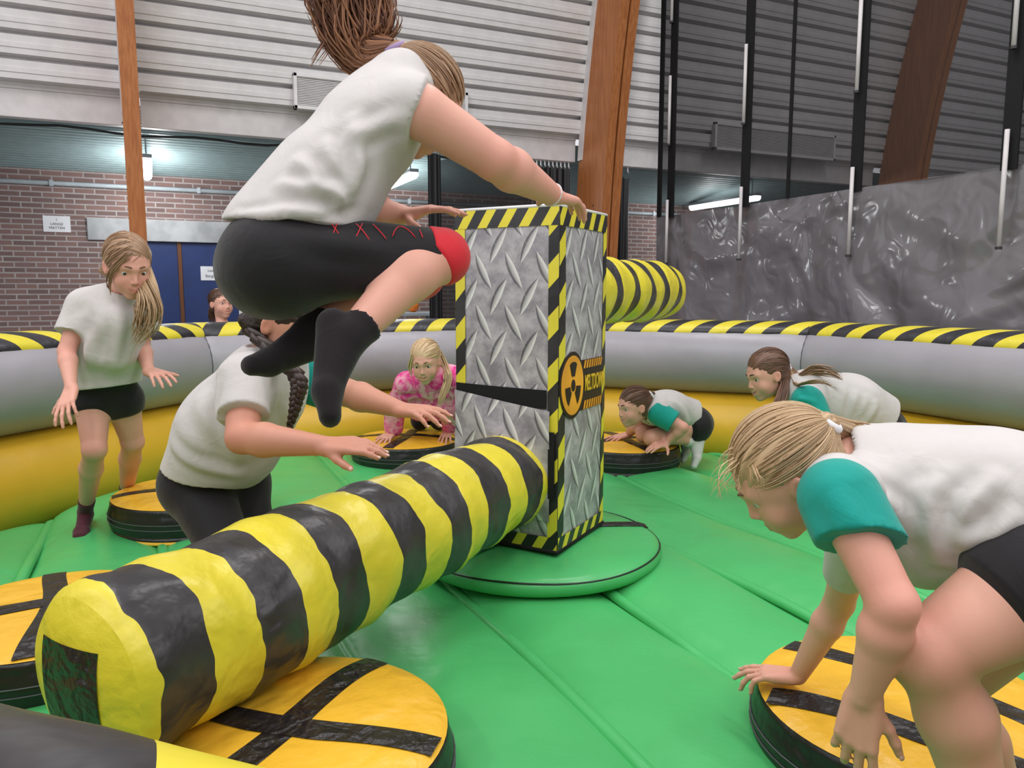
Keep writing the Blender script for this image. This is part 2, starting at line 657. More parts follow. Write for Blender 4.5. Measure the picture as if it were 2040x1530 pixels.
# cover strips along the right arch: dark slot and white edge trim
m = MB()
for a0 in (-0.165, 4.782):
    V, F = [], []
    n = 30
    for i in range(n + 1):
        z_ = 2.72 + 4.0 * i / n
        y0 = arch_y(z_) + ARCH_D - 0.09
        V += [(a0, y0, z_), (a0 + 0.017, y0, z_), (a0 + 0.017, y0 + 0.1, z_), (a0, y0 + 0.1, z_)]
    for i in range(n):
        for k in range(4):
            F.append((i * 4 + k, i * 4 + (k + 1) % 4, (i + 1) * 4 + (k + 1) % 4, (i + 1) * 4 + k))
    o = obj('trim_5' if a0 < 0 else 'trim_6', V, F, MAT['offwhite'], smooth=False)
    struct(o, 'thin white edge strip beside the %s timber arch' % ('slender' if a0 < 0 else 'broad'), 'trim')

# ventilation grilles
def grille(x0, x1, z0, z1, label):
    zc = 0.5 * (z0 + z1)
    yc = clad_y(zc) - 0.05
    g = thing('vent_grille', label, 'vent grille', (0.5 * (x0 + x1), yc, z0), 'vent grilles in the cladding')
    tilt = clad_y(z1) - clad_y(z0)
    fr = MB()
    w = 0.035
    for a0, a1, b0, b1 in ((x0, x1, z0, z0 + w), (x0, x1, z1 - w, z1), (x0, x0 + w, z0, z1), (x1 - w, x1, z0, z1)):
        fr.box((a0, yc - 0.03, b0), (a1, yc + 0.05, b1))
    bevel(fr.build('grille_frame', MAT['clad'], g), 0.004)
    MB().box((x0 + w, yc + 0.03, z0 + w), (x1 - w, yc + 0.05, z1 - w)).build('backing', MAT['dark_metal'], g)
    sl = MB()
    n = 17
    for i in range(n):
        zz = z0 + w + (z1 - z0 - 2 * w) * (i + 0.5) / n
        sl.obox((0.5 * (x0 + x1), yc, zz), (0.5 * (x1 - x0) - w, 0, 0), (0, 0.016, -0.006), (0, 0.001, 0.0035))
    sl.build('louvres', MAT['clad'], g)
    return g


grille(1.41, 3.3, 2.985, 3.335, 'white slatted vent grille in the cladding behind the jumping girl')
grille(6.75, 8.9, 2.985, 3.335, 'slatted vent grille seen dimly through the black netting')

# pipes and cable along the top of the brick wall
pp = thing('conduit_pipe', 'grey conduit pipe running along the top of the brick wall', 'pipe', (2, WY - 0.05, 2.40))
MB().tube([(NX0, WY - 0.05, 2.42), (4.8, WY - 0.05, 2.42)], 0.028, 10).build('pipe', MAT['metal'], pp, smooth=True)
for x_ in (-2.6, -1.0, 0.62, 2.1, 3.4):
    MB().box((x_ - 0.02, WY - 0.085, 2.385), (x_ + 0.02, WY - 0.002, 2.455)).build('pipe_clip', MAT['metal'], pp)
pp = thing('conduit_pipe', 'grey conduit pipe high on the brick wall right of the broad arch', 'pipe', (6, WY - 0.05, 2.40))
MB().tube([(5.2, WY - 0.05, 2.42), (9.0, WY - 0.05, 2.42)], 0.028, 10).build('pipe', MAT['metal'], pp, smooth=True)
for x_ in (6.2, 7.6):
    MB().box((x_ - 0.02, WY - 0.085, 2.385), (x_ + 0.02, WY - 0.002, 2.455)).build('pipe_clip', MAT['metal'], pp)
pts = [(NX0 + i * 0.25, 9.1, 2.775 + 0.018 * math.sin(i * 1.3) + 0.012 * math.sin(i * 0.37)) for i in range(44)]
tag(MB().tube(pts, 0.013, 6).build('cable', MAT['dark_metal'], smooth=True), 'thin dark cable slung under the teal recess ceiling', 'cable')

# fluorescent fittings under the recess ceiling
def fluorescent(x, y0, y1, label, power=46):
    zz = lambda y: 2.565
    zc = zz(y1) - 0.02
    f = thing('ceiling_light', label, 'ceiling light', (x, 0.5 * (y0 + y1), zc), 'fluorescent lights in the recess')
    sl = (zz(y1) - zz(y0)) / (y1 - y0)
    ym = 0.5 * (y0 + y1)
    bevel(MB().obox((x, ym, zz(ym) + 0.015), (0.055, 0, 0), (0, 0.5 * (y1 - y0), 0.5 * (zz(y1) - zz(y0))), (0, 0, 0.02)).build('housing', MAT['metal'], f), 0.006)
    MB().tube([(x, y0 + 0.02, zz(y0) - 0.025), (x, y1 - 0.02, zz(y1) - 0.025)], 0.058, 14).build('tube', MAT['lamp'], f, smooth=True, label='glowing white tube')
    for y in (y0 + 0.15, y1 - 0.15):
        MB().tube([(x, y, zz(y) + 0.02), (x, y, RZ0 + (RZ1 - RZ0) * (y - FY) / (WY - FY) + 0.01)], 0.008, 6).build('hanger', MAT['metal'], f)
    d = bpy.data.lights.new('tube_light', 'POINT')
    d.energy = power
    d.shadow_soft_size = 0.25
    o = bpy.data.objects.new('tube_light', d)
    o.location = (x, 0.5 * (y0 + y1), zc - 0.12)
    COL.objects.link(o)


fluorescent(0.03, 9.25, 10.55, 'glowing fluorescent tube light beside the slender arch')
fluorescent(2.92, 9.0, 10.55, 'glowing fluorescent tube light right of the jumping girl, before the black net')
fluorescent(8.25, 9.0, 10.6, 'glowing fluorescent tube light seen through the black netting')


# papers on the wall and door
def paper(x0, x1, z0, z1, y, label, lines):
    p = thing('paper_notice', label, 'notice', (0.5 * (x0 + x1), y, z0), 'white paper notices')
    MB().box((x0, y - 0.006, z0), (x1, y, z1)).build('sheet', MAT['paper'], p)
    for k, (txt, fz, hh) in enumerate(lines):
        c = bpy.data.curves.new('text', 'FONT')
        c.body = txt
        c.size = hh
        c.align_x = 'CENTER'
        c.extrude = 0.0006
        o = text_mesh('printed_text', c, MAT['ink'])
        o.rotation_euler = (math.pi / 2, 0, 0)
        o.parent = p
        o.location = Vector((0.5 * (x0 + x1), y - 0.0075, z0 + (z1 - z0) * fz)) - p.location
        COL.objects.link(o)


paper(-1.12, -0.835, 1.855, 2.045, WY, 'white paper notice on the bricks left of the slender arch', (('2', 0.7, 0.035), ('LANGE', 0.42, 0.042), ('MATTEN', 0.18, 0.042)))
paper(0.60, 0.90, 1.29, 1.47, WY + 0.03, 'white paper notice on the blue door', (('Laatste', 0.62, 0.045), ('Berging 2', 0.22, 0.05)))
sw = MB().box((7.76, WY - 0.03, 1.93), (7.86, WY, 2.10))
tag(bevel(sw.build('switch_box', MAT['white']), 0.006), 'small white switch box on the bricks beside the grey curtain', 'switch')


# black nets hanging from the fascia between the arches
def ring_hooks(parent, x0, x1, n, z0=2.72, y=FY - 0.02):
    for i in range(n):
        x = x0 + (x1 - x0) * i / max(1, n - 1)
        MB().tube([(x, y, z0), (x, y, z0 - 0.05), (x + 0.012, y, z0 - 0.075)], 0.009, 6).build('hook', MAT['white'], parent, smooth=True)


def net_curtain(name, x0, x1, z0, z1, waves, amp, mat, label, y=FY - 0.02, folds=None, hooks=6):
    c = thing(name, label, 'net curtain', (0.5 * (x0 + x1), y, z0), 'black nets hanging from the fascia')

    def fn(u, v):
        x = x0 + (x1 - x0) * u
        yy = y + amp * math.sin(u * waves * 2 * math.pi) * (0.4 + 0.6 * (1 - v)) + 0.3 * amp * math.sin(u * waves * 5.1 + 1)
        sag = 0.03 * abs(math.sin(u * hooks * math.pi)) * (v ** 6)
        return (x, yy, z0 + (z1 - z0) * v - sag)

    V, F = grid(max(24, int(waves * 14)), 12, fn)
    obj('netting', V, F, mat, c)
    ring_hooks(c, x0 + 0.03, x1 - 0.03, hooks)
    return c


gat = plain('black_net_gathered', (0.012, 0.012, 0.014), 0.5, 0.5, bump=0.4, bscale=40)
MAT['gathered'] = gat
c = net_curtain('net_curtain', 2.98, 4.22, FZ + 0.05, 2.66, 3, 0.025, MAT['net_dense'], 'dark see-through net hanging left of the broad arch', hooks=7)


def hem(u, v):
    x = 2.90 + 0.16 * u
    return (x, FY - 0.05 + 0.035 * math.sin(u * 9), FZ + 0.05 + (2.64 - FZ) * v)


V, F = grid(16, 8, hem)
obj('folded_hem', V, F, gat, c, label='opaque folded edge of the net')
net_curtain('net_curtain', 4.26, 4.76, FZ + 0.05, 2.66, 5, 0.05, gat, 'gathered black net bunched tight against the left of the broad arch', hooks=9)
net_curtain('net_curtain', 5.22, 5.62, FZ + 0.05, 2.60, 4, 0.05, gat, 'gathered black net hanging right of the broad arch', hooks=4)

# bench with the orange ball
bt = aty(823, 622, 10.2)
bn = thing('bench', 'pale bench against the brick wall under the orange ball', 'bench', (bt.x, 10.2, FZ))
bevel(MB().box((bt.x - 0.9, 10.05, bt.z - 0.05), (bt.x + 0.35, 10.4, bt.z)).build('bench_top', MAT['metal'], bn), 0.008)
for dx in (-0.8, 0.25):
    for dy in (10.10, 10.35):
        MB().box((bt.x + dx - 0.02, dy - 0.02, FZ), (bt.x + dx + 0.02, dy + 0.02, bt.z - 0.05)).build('leg', MAT['metal'], bn)
m = MB().lathe((bt.x, 10.2, bt.z + 0.0), [(0.0, 0.0)] + [(0.082 * math.sin(a), 0.082 - 0.082 * math.cos(a)) for a in [math.pi * i / 16 for i in range(1, 16)]] + [(0.0, 0.164)], 24)
tag(m.build('ball', MAT['orange'], smooth=True), 'orange ball lying on the bench behind the arena', 'ball')

# ------------------------------------------------------------------ dividing curtain on the right
CX = 5.6
KS = 5.6 / 6.2      # scale of everything measured on the curtain
cur = thing('dividing_curtain', 'tall hall dividing curtain, black netting above shiny grey plastic', 'curtain', (CX, 4.6, FZ))


def fold(y, z):
    return 0.05 * math.sin(y * 2.3 + 0.6 * math.sin(z * 2.1)) + 0.03 * math.sin(y * 5.7 + z * 1.1) + 0.012 * math.sin(y * 13 + z * 5.0 + 2 * math.sin(z * 3))


CY0, CY1, CZ = 1.3, 7.83, 2.035


def lower(u, v):
    y = CY1 + (CY0 - CY1) * u
    z = FZ + 0.02 + (CZ - FZ - 0.02) * v
    return (CX + fold(y, z) * (1.0 - 0.75 * v ** 2), y, z)


V, F = grid(150, 50, lower)
obj('plastic_sheet', V, F, MAT['pvc'], cur, label='shiny wrinkled grey plastic')


def upper(u, v):
    y = CY1 + (CY0 - CY1) * u
    z = CZ + (6.6 - CZ) * v
    return (CX + 0.012 * math.sin(y * 2.0 + z), y, z)


V, F = grid(60, 30, upper)
obj('netting', V, F, MAT['net'], cur, uv=[(p[1], p[2]) for p in V], label='black see-through netting')
# straps and white lifting rods
edge = 7.80
MB().box((CX - 0.02, edge - 0.05, CZ), (CX, edge + 0.02, 6.6)).build('strap', MAT['strap'], cur)
rods = {8.33: [(1.52, 2.32), (3.02, 3.86), (4.52, 5.4)], 6.95: [(1.52, 2.32), (3.02, 3.86), (4.52, 5.4)],
        5.42: [(1.50, 2.32), (3.02, 3.86), (4.52, 5.4)], 3.96: [(1.50, 2.40), (3.02, 3.9)]}
for y_, rr in rods.items():
    y_ *= KS
    rr = [(CAM_H + (a - CAM_H) * KS, CAM_H + (b - CAM_H) * KS) for a, b in rr]
    MB().box((CX - 0.045, y_ - 0.06, CZ - 0.03), (CX - 0.03, y_ + 0.06, 6.6)).build('strap', MAT['strap'], cur)
    for a, b in rr:
        r_ = MB().tube([(CX - 0.085, y_, a), (CX - 0.085, y_, b)], 0.017, 10).build('lifting_rod', MAT['offwhite'], cur, smooth=True)
        MB().tube([(CX - 0.085, y_, a - 0.02), (CX - 0.085, y_, a)], 0.024, 10).build('rod_end', MAT['dark_metal'], r_)
MB().box((CX - 0.02, 6.3 * KS, CZ), (CX - 0.005, 6.34 * KS, 6.6)).build('strap', MAT['strap'], cur)

# ================================================================== the inflatable arena
CC = v2w(0.0885, 3.29, 0.0)           # centre of the ring
AR = 3.2
APO = AR * math.cos(math.radians(22.5))
arena = thing('inflatable_arena', 'octagonal inflatable arena with green bed and grey and yellow tube walls', 'inflatable arena', (CC.x, CC.y, FZ))


def az(deg, r, z=0.0):
    a = math.radians(deg)
    return Vector((CC.x + r * math.sin(a), CC.y + r * math.cos(a), z))


SEAMS = [1.05 + 0.53 * k for k in range(-6, 6)]


def oct_inside(x, y):
    """distance inside the wall line (apothem minus the largest edge projection)"""
    return APO - max((x - CC.x) * math.sin(math.radians(45 * k)) + (y - CC.y) * math.cos(math.radians(45 * k)) for k in range(8))


def bed_z(x, y):
    u = (x - SEAMS[0]) / 0.53
    f = u - math.floor(u)
    q = 2 * f - 1
    puff = math.sqrt(max(0.0, 1 - abs(q) ** 2.4)) * 0.062 - 0.058
    # cushions sag slightly along their length in long waves
    wave = 0.014 * math.sin(y * 3.1 + math.floor(u) * 1.7)
    d = oct_inside(x, y)
    edge = -0.10 * math.exp(-((max(d, 0.0) - 0.15) / 0.16) ** 2) if d > 0.15 else -0.10
    return puff + wave + edge


N = 300
xs = np.linspace(CC.x - 3.15, CC.x + 3.15, N)
ys = np.linspace(CC.y - 3.15, CC.y + 3.15, 150)
keep = {}
V, F = [], []
for i, x in enumerate(xs):
    for j, y in enumerate(ys):
        if oct_inside(x, y) > -0.12:
            keep[(i, j)] = len(V)
            V.append((x, y, bed_z(x, y)))
for (i, j) in list(keep):
    q = [(i, j), (i + 1, j), (i + 1, j + 1), (i, j + 1)]
    if all(k in keep for k in q):
        F.append(tuple(keep[k] for k in q))
obj('bed', V, F, MAT['green'], arena, label='green quilted bed')
for s in SEAMS:
    pts = []
    y = CC.y - 3.0
    while y < CC.y + 3.0:
        if oct_inside(s, y) > 0.12:
            pts.append((s, y, bed_z(s, y) + 0.020 + 0.002 * math.sin(y * 9 + s)))
        y += 0.05
    if len(pts) > 4:
        MB().tube(pts, 0.024, 10, flat=0.8).build('seam_welt', MAT['green'], arena, smooth=True)


# wall tubes, one of each per side of the octagon
def side_tube(k, prof, name, m, nlen=40, pinch=0.02, closed=True, uvscale=None, wr=0.0, vref=0.0):
    a0, a1 = 45 * k + 22.5, 45 * k + 67.5
    mid = math.radians(45 * k + 45)
    nrm = Vector((math.sin(mid), math.cos(mid), 0))
    tan = Vector((math.cos(mid), -math.sin(mid), 0))
    t225 = math.tan(math.radians(22.5))
    V, UV = [], []
    cx_ = sum(p[0] for p in prof) / len(prof)
    cz_ = sum(p[1] for p in prof) / len(prof)
    n = len(prof) + (1 if closed else 0)
    for i in range(nlen + 1):
        s = -1 + 2 * i / nlen
        # more rings towards the ends
        s = math.copysign(1 - (1 - abs(s)) ** 1.4, s) if s else 0
        half0 = APO * t225
        e = (1 - abs(s)) * half0
        pk = 1 - pinch * math.exp(-(e / 0.025) ** 2) - 0.5 * pinch * math.exp(-(e / 0.12) ** 2)
        acc = vref
        pr = None
        for j in range(n):
            r, z = prof[j % len(prof)]
            r2 = cx_ + (r - cx_) * pk
            z2 = cz_ + (z - cz_) * pk
            w = wr * math.sin(s * 31 + k) * math.sin(j * 0.9 + s * 7)
            ap = APO + r2 + w
            half = ap * t225
            P = Vector((CC.x, CC.y, 0)) + nrm * ap + tan * (half * s) + Vector((0, 0, z2))
            V.append(P)
            if pr is not None:
                acc += math.hypot(r - pr[0], z - pr[1])
            pr = (r, z)
            UV.append((half0 * s + 50 * 0.27 + (0.075 if k == 4 else 0.0), acc))
    F = [(i * n + j, i * n + j + 1, (i + 1) * n + j + 1, (i + 1) * n + j) for i in range(nlen) for j in range(n - 1)]
    return obj(name, V, F, m, arena, uv=UV)


def circ(cr, cz, rr, rz, n=28, a0=0.0, a1=2 * math.pi, close=True):
    return [(cr + rr * math.cos(a0 + (a1 - a0) * i / n), cz + rz * math.sin(a0 + (a1 - a0) * i / n)) for i in range(n if close else n + 1)]


for k in range(8):
    side_tube(k, circ(0.0, 0.10, 0.285, 0.29), 'lower_tube', MAT['yellow'])
    side_tube(k, circ(0.0, 0.640, 0.28, 0.268), 'upper_tube', MAT['grey'])
    prof = circ(0.0, 0.845, 0.185, 0.085, 22, math.radians(200), math.radians(-20), close=False)
    side_tube(k, prof, 'striped_rim', MAT['rim_mirror'] if k in (0, 1, 2, 3, 7) else MAT['rim'], closed=False, wr=0.003, vref=-0.1)

for k in range(8):
    a_ = 45 * k + 22.5
    pts = []
    for j in range(15):
        th = math.radians(75 + j * 15)
        rr = (APO + 0.276 * math.cos(th) * 0.985) / math.cos(math.radians(22.5))
        pts.append(az(a_, rr, 0.640 + 0.264 * math.sin(th) * 0.985))
    MB().tube(pts, 0.0045, 6).build('tube_joint', MAT['stitch'], arena, smooth=True, label='thin dark joint between wall sections')

# ------------------------------------------------------------------ round podiums
def podium(X, Y, strips, label, grp='round podiums on the green bed'):
    c = v2w(X, Y, 0)
    zb = min(bed_z(c.x + 0.3 * math.cos(a), c.y + 0.3 * math.sin(a)) for a in [i * 0.5 for i in range(13)])
    zb = -0.035
    zt = 0.138
    R = 0.368
    p = thing('podium', label, 'podium', (c.x, c.y, zb), grp)
    # black side wall with two stitched seams
    prof = [(R - 0.03, zb), (R - 0.006, zb + 0.01), (R, zb + 0.03)]
    for i in range(9):
        h = zb + 0.03 + (zt - 0.03 - zb - 0.03) * i / 8
        prof.append((R + 0.012 * math.sin(math.pi * i / 8), h))
    prof += [(R, zt - 0.02), (R - 0.006, zt - 0.006), (R - 0.02, zt - 0.002)]
    MB().lathe((c.x, c.y, 0), prof, 64).build('side_band', MAT['black'], p, smooth=True)
    for h in (zb + 0.075, zb + 0.10):
        pts = [(c.x + (R + 0.0125) * math.cos(a), c.y + (R + 0.0125) * math.sin(a), h) for a in [2 * math.pi * i / 60 for i in range(61)]]
        MB().tube(pts, 0.0022, 5, cap=False).build('stitched_seam', MAT['stitch'], p, smooth=True)
    # bottom yellow piping
    pts = [(c.x + (R - 0.004) * math.cos(a), c.y + (R - 0.004) * math.sin(a), zb + 0.008) for a in [2 * math.pi * i / 60 for i in range(61)]]
    MB().tube(pts, 0.009, 6, cap=False).build('piping', MAT['podium'], p, smooth=True, label='yellow piping at the foot')

    def top_z(r, a):
        q = r / R
        return zt + 0.022 * (1 - q ** 3.2) + 0.0035 * math.sin(7 * a + X * 9) * q * q * (1 - q) * 4 + 0.004 * math.sin(3 * a + 1) * q * (1 - q)

    n, mr = 64, 18
    V = [(c.x, c.y, top_z(0, 0))]
    F = []
    for i in range(1, mr + 1):
        r = (R - 0.004) * i / mr
        for j in range(n):
            a = 2 * math.pi * j / n
            zz = top_z(r, a) if i < mr else zt - 0.004
            V.append((c.x + r * math.cos(a), c.y + r * math.sin(a), zz))
    for j in range(n):
        F.append((0, 1 + j, 1 + (j + 1) % n))
    for i in range(mr - 1):
        for j in range(n):
            a, b = 1 + i * n + j, 1 + i * n + (j + 1) % n
            F.append((a, a + n, b + n, b))
    obj('top_cover', V, F, MAT['podium'], p)
    # black tape cross that follows the dome
    for arm, (ang, offs) in enumerate(strips):
        th = math.radians(ang) - YAW
        d = Vector((math.cos(th), math.sin(th)))
        s = Vector((-d.y, d.x))
        V, F = [], []
        m_ = 40
        for i in range(m_ + 1):
            l = (-1 + 2 * i / m_) * math.sqrt((R - 0.012) ** 2 - offs ** 2)
            bend = 0.018 * math.sin(l * 8 + arm * 2 + X)
            for w in (-0.037, -0.0125, 0.0125, 0.037):
                q = d * l + s * (w + bend + offs)
                r = min(q.length, R - 0.009)
                V.append((c.x + q.x, c.y + q.y, top_z(r, math.atan2(q.y, q.x)) + 0.0022 + 0.0016 * arm - (0.001 if abs(w) > 0.03 else 0)))
        for i in range(m_):
            for k in range(3):
                F.append((i * 4 + k, (i + 1) * 4 + k, (i + 1) * 4 + k + 1, i * 4 + k + 1))
        obj('tape_strip', V, F, MAT['tape'], p)
    return p


podium(-0.515, 1.680, ((64, 0), (166, 0.01)), 'round podium in front with a full black tape cross')
podium(-1.48, 2.35, ((115, 0), (21, 0)), 'round podium at the left edge, partly behind the outer arm end')
podium(-1.65, 3.84, ((27, 0), (117, 0)), 'round podium beside the standing girl in dark red socks')
podium(-0.73, 5.24, ((79, 0), (-8, 0)), 'round podium under the hands of the girl in the pink hoodie')
podium(0.76, 5.12, ((20, 0), (110, 0)), 'round podium under the crouching girl right of the tower')
podium(0.995, 1.81, ((-47, 0.07), (-32, -0.19)), 'round podium under the hand of the nearest girl on the right')
podium(1.98, 3.70, ((40, 0), (130, 0)), 'round podium hidden behind the nearest girl, below the smiling girl')

# ------------------------------------------------------------------ round green cushion under the tower
bc = v2w(0.11, 3.30, 0)
bz = 0.012
cush = thing('base_cushion', 'round flat green cushion under the chequered tower', 'cushion', (bc.x, bc.y, bz))
R = 0.545
prof = [(R - 0.05, bz - 0.02), (R - 0.012, bz - 0.005), (R, bz + 0.02), (R - 0.006, bz + 0.045), (R - 0.04, bz + 0.062), (R - 0.12, bz + 0.070), (0.22, bz + 0.085), (0.0, bz + 0.09)]
MB().lathe((bc.x, bc.y, 0), prof, 72).build('cushion_cover', MAT['green'], cush, smooth=True)
pts = [(bc.x + (R - 0.008) * math.cos(a), bc.y + (R - 0.008) * math.sin(a), bz + 0.047 + 0.003 * math.sin(5 * a)) for a in [2 * math.pi * i / 72 for i in range(73)]]
MB().tube(pts, 0.004, 5, cap=False).build('edge_seam', MAT['black'], cush, smooth=True)
for s_ in (-1, 1):
    V, F = [], []
    dx, dy = (0.71, 0.70) if s_ < 0 else (0.95, 0.30)
    dirv = v2w(dx, dy, 0)
    side = v2w(-dy, dx, 0)
    n = 24
    for i in range(n + 1):
        l = s_ * (0.10 + 0.44 * i / n)
        off = 0.0
        for w in (-0.022, -0.008, 0.008, 0.022):
            r_ = math.hypot(l, w)
            zz = bz + (0.091 - 0.026 * (r_ / 0.505) ** 2 if r_ < 0.505 else 0.065 - (r_ - 0.505) * 0.35) + (0.008 if w > 0 else 0.003)
            P = Vector((bc.x, bc.y, 0)) + dirv * l + side * w
            V.append((P.x, P.y, zz))
    for i in range(n):
        for k in range(3):
            F.append((i * 4 + k, (i + 1) * 4 + k, (i + 1) * 4 + k + 1, i * 4 + k + 1))
    o = obj('closing_flap', V, F, MAT['tape'], cush, label='black closing strip')
    sd = o.modifiers.new('solid', 'SOLIDIFY')
    sd.thickness = 0.004

# ------------------------------------------------------------------ the tower with its two sweeping arms
TA = math.radians(29)
SIDE = 0.47
Z0, Z1 = 0.115, 1.475
front = v2w(0.18, 2.97, 0)
lv = v2w(-math.cos(TA), math.sin(TA), 0)     # along the left face, from the front corner
rv = v2w(math.sin(TA), math.cos(TA), 0)      # along the right face, from the front corner
tc = front + (lv + rv) * (SIDE / 2)
tower = thing('sweeper_tower', 'square chequer plate tower with two yellow and black striped sweeping arms', 'sweeper machine', (tc.x, tc.y, bz + 0.09))
UP = Vector((0, 0, 1))


def face(k):
    """corner, along, outward normal of face k; u runs left to right seen from outside"""
    c = [front + lv * SIDE, front, front + rv * SIDE, front + (lv + rv) * SIDE][k]
    nx = [front, front + rv * SIDE, front + (lv + rv) * SIDE, front + lv * SIDE][k]
    al = (nx - c).normalized()
    return c, al, Vector((al.y, -al.x, 0))


def panel(k, u0, u1, z0, z1, m, name, off=0.0, puff=0.0, nu=16, nvv=30, slope=0.0, lab=None, wav=0.0):
    c, al, nr = face(k)
    V, UV = [], []
    for i in range(nu + 1):
        for j in range(nvv + 1):
            u = u0 + (u1 - u0) * i / nu
            zz = z0 + (z1 + slope * (i / nu) - z0) * j / nvv
            a, b = (u / SIDE) * 2 - 1, (zz - Z0) / (Z1 - Z0) * 2 - 1
            d = off + 0.012 * (1 - a ** 2) * (1 - b ** 4) + puff * math.sin(math.pi * i / nu) * math.sin(math.pi * j / nvv)
            d += wav * math.sin(u * 23 + zz * 11) * math.sin(zz * 9 + k)
            P = c + al * u + nr * d + UP * zz
            V.append(P)
            UV.append((u + 0.13 * k, zz))
    F = [(i * (nvv + 1) + j, (i + 1) * (nvv + 1) + j, (i + 1) * (nvv + 1) + j + 1, i * (nvv + 1) + j + 1) for i in range(nu) for j in range(nvv)]
    return obj(name, V, F, m, tower, uv=UV, label=lab)


for k in range(4):
    panel(k, 0, SIDE, Z0, Z1, MAT['plate'], 'plate_panel', wav=0.002)
    panel(k, -0.001, 0.048, Z0, Z1 - 0.07, MAT['hazard'], 'edge_tape', 0.003, nu=2)
    panel(k, SIDE - 0.042, SIDE + 0.001, Z0, Z1 - 0.07, MAT['hazard'], 'edge_tape', 0.003, nu=2)
    panel(k, -0.001, SIDE + 0.001, Z1 - 0.075, Z1, MAT['hazard_b'], 'top_tape', 0.004, nvv=3)
    panel(k, 0.0, SIDE, Z0 - 0.004, Z0 + 0.055, MAT['hazard_b'], 'bottom_tape', 0.004, nvv=3)
m = MB()
P = [front, front + rv * SIDE, front + (lv + rv) * SIDE, front + lv * SIDE]
m.add([p + UP * Z1 for p in P] + [tc + UP * (Z1 + 0.02)], [(0, 1, 4), (1, 2, 4), (2, 3, 4), (3, 0, 4)])
m.build('lid', MAT['white'], tower)
m = MB()
m.tube([P[0] + UP * Z1, P[1] + UP * Z1, P[2] + UP * Z1, P[3] + UP * Z1, P[0] + UP * Z1], 0.007, 8)
m.build('lid_piping', MAT['white'], tower, smooth=True)
m = MB().add([p + UP * Z0 for p in P], [(3, 2, 1, 0)])
m.build('underside', MAT['black'], tower)
MB().lathe((tc.x, tc.y, 0), [(0.17, bz + 0.07), (0.17, Z0 + 0.01)], 32).build('pivot', MAT['dark_metal'], tower, smooth=True)
# bottom hem rail
m = MB()
m.tube([P[3] + UP * (Z0 - 0.004), P[0] + UP * (Z0 - 0.004), P[1] + UP * (Z0 - 0.004)], 0.010, 8)
m.build('hem', MAT['strap'], tower, smooth=True)
# flap on the arm face: black strip above, loose plate panel that the arm comes through
panel(0, 0.0, SIDE - 0.045, 0.690, 0.772, MAT['strap'], 'touch_tape', 0.006, nvv=4, slope=-0.008, lab='black closing tape')
panel(0, -0.004, SIDE - 0.030, 0.235, 0.742, MAT['plate'], 'arm_flap', 0.010, 0.026, slope=-0.060, wav=0.008, lab='loose crumpled flap around the arm')
panel(0, SIDE - 0.036, SIDE - 0.008, 0.33, 0.60, MAT['strap'], 'touch_tape', 0.012, nu=2, nvv=6)

# sign on the right face
def decal(k, poly, z_off, m, name, lab=None):
    c, al, nr = face(k)
    V = [c + al * (u) + nr * (0.012 * (1 - ((u / SIDE) * 2 - 1) ** 2) + z_off) + UP * zz for u, zz in poly]
    mm = MB()
    n = len(poly)
    mm.add(V + [v_ - nr * 0.0015 for v_ in V], [tuple(range(n))] + [(i, (i + 1) % n, n + (i + 1) % n, n + i) for i in range(n)])
    return mm.build(name, m, sign, label=lab)


sign = bpy.data.objects.new('sign', None)
COL.objects.link(sign)
sign.parent = tower
sign['label'] = 'orange radiation sign lettered MELTDOWN'
org = plain('sign_orange', (0.88, 0.36, 0.03), 0.4, 0.5, var=0.25, nscale=5)
sblk = plain('sign_black', (0.018, 0.012, 0.012), 0.4, 0.5)
SX, SZ = 0.105, 0.775          # centre of the round sign (u, z) on the right face
ell = lambda a, b, n=40, f0=0: [(SX + a * math.cos(2 * math.pi * i / n), SZ + b * math.sin(2 * math.pi * i / n)) for i in range(n)]


def quad_strip(u0, u1, za, zb, n=8):
    return [(u0 + (u1 - u0) * i / n, za) for i in range(n + 1)] + [(u1 - (u1 - u0) * i / n, zb) for i in range(n + 1)]


decal(1, quad_strip(SX + 0.03, SIDE - 0.045, SZ - 0.112, SZ + 0.095), 0.004, sblk, 'banner')
decal(1, ell(0.105, 0.136), 0.006, sblk, 'sign_border')
decal(1, ell(0.094, 0.120), 0.008, org, 'sign_face')
decal(1, ell(0.016, 0.024, 16), 0.010, sblk, 'trefoil')
for a0 in (90, 210, 330):
    pl = [(SX + r * 0.66 * math.cos(math.radians(a0 + s)), SZ + r * 0.95 * math.sin(math.radians(a0 + s))) for r, ss in ((0.040, (-24, -8, 8, 24)), (0.100, (26, 13, 0, -13, -26))) for s in ss]
    decal(1, pl, 0.010, sblk, 'trefoil')
nst = 8
for za, zb in ((SZ + 0.060, SZ + 0.093), (SZ - 0.110, SZ - 0.075)):
    for i in range(nst):
        u = SX + 0.105 + (SIDE - 0.05 - SX - 0.105) * i / nst
        w = (SIDE - 0.05 - SX - 0.105) / nst * 0.55
        decal(1, [(u - 0.006, za), (u + w - 0.006, za), (u + w + 0.006, zb), (u + 0.006, zb)], 0.007, org, 'banner_stripes')
c, al, nr = face(1)
tx = bpy.data.curves.new('text', 'FONT')
tx.body = 'MELTDOWN'
tx.size = 0.074
tx.align_x = 'CENTER'
tx.align_y = 'CENTER'
tx.extrude = 0.0008
tx.offset = 0.0012
o = text_mesh('lettering', tx, plain('sign_letter', (0.80, 0.50, 0.03), 0.4, 0.5))
uc = (SX + 0.112 + SIDE - 0.045) / 2
P_ = c + al * uc + nr * 0.0195 + UP * (SZ - 0.006)
M_ = Matrix((al, UP, nr)).transposed().to_4x4()
M_.translation = P_ - origin(tower)
o.parent = sign
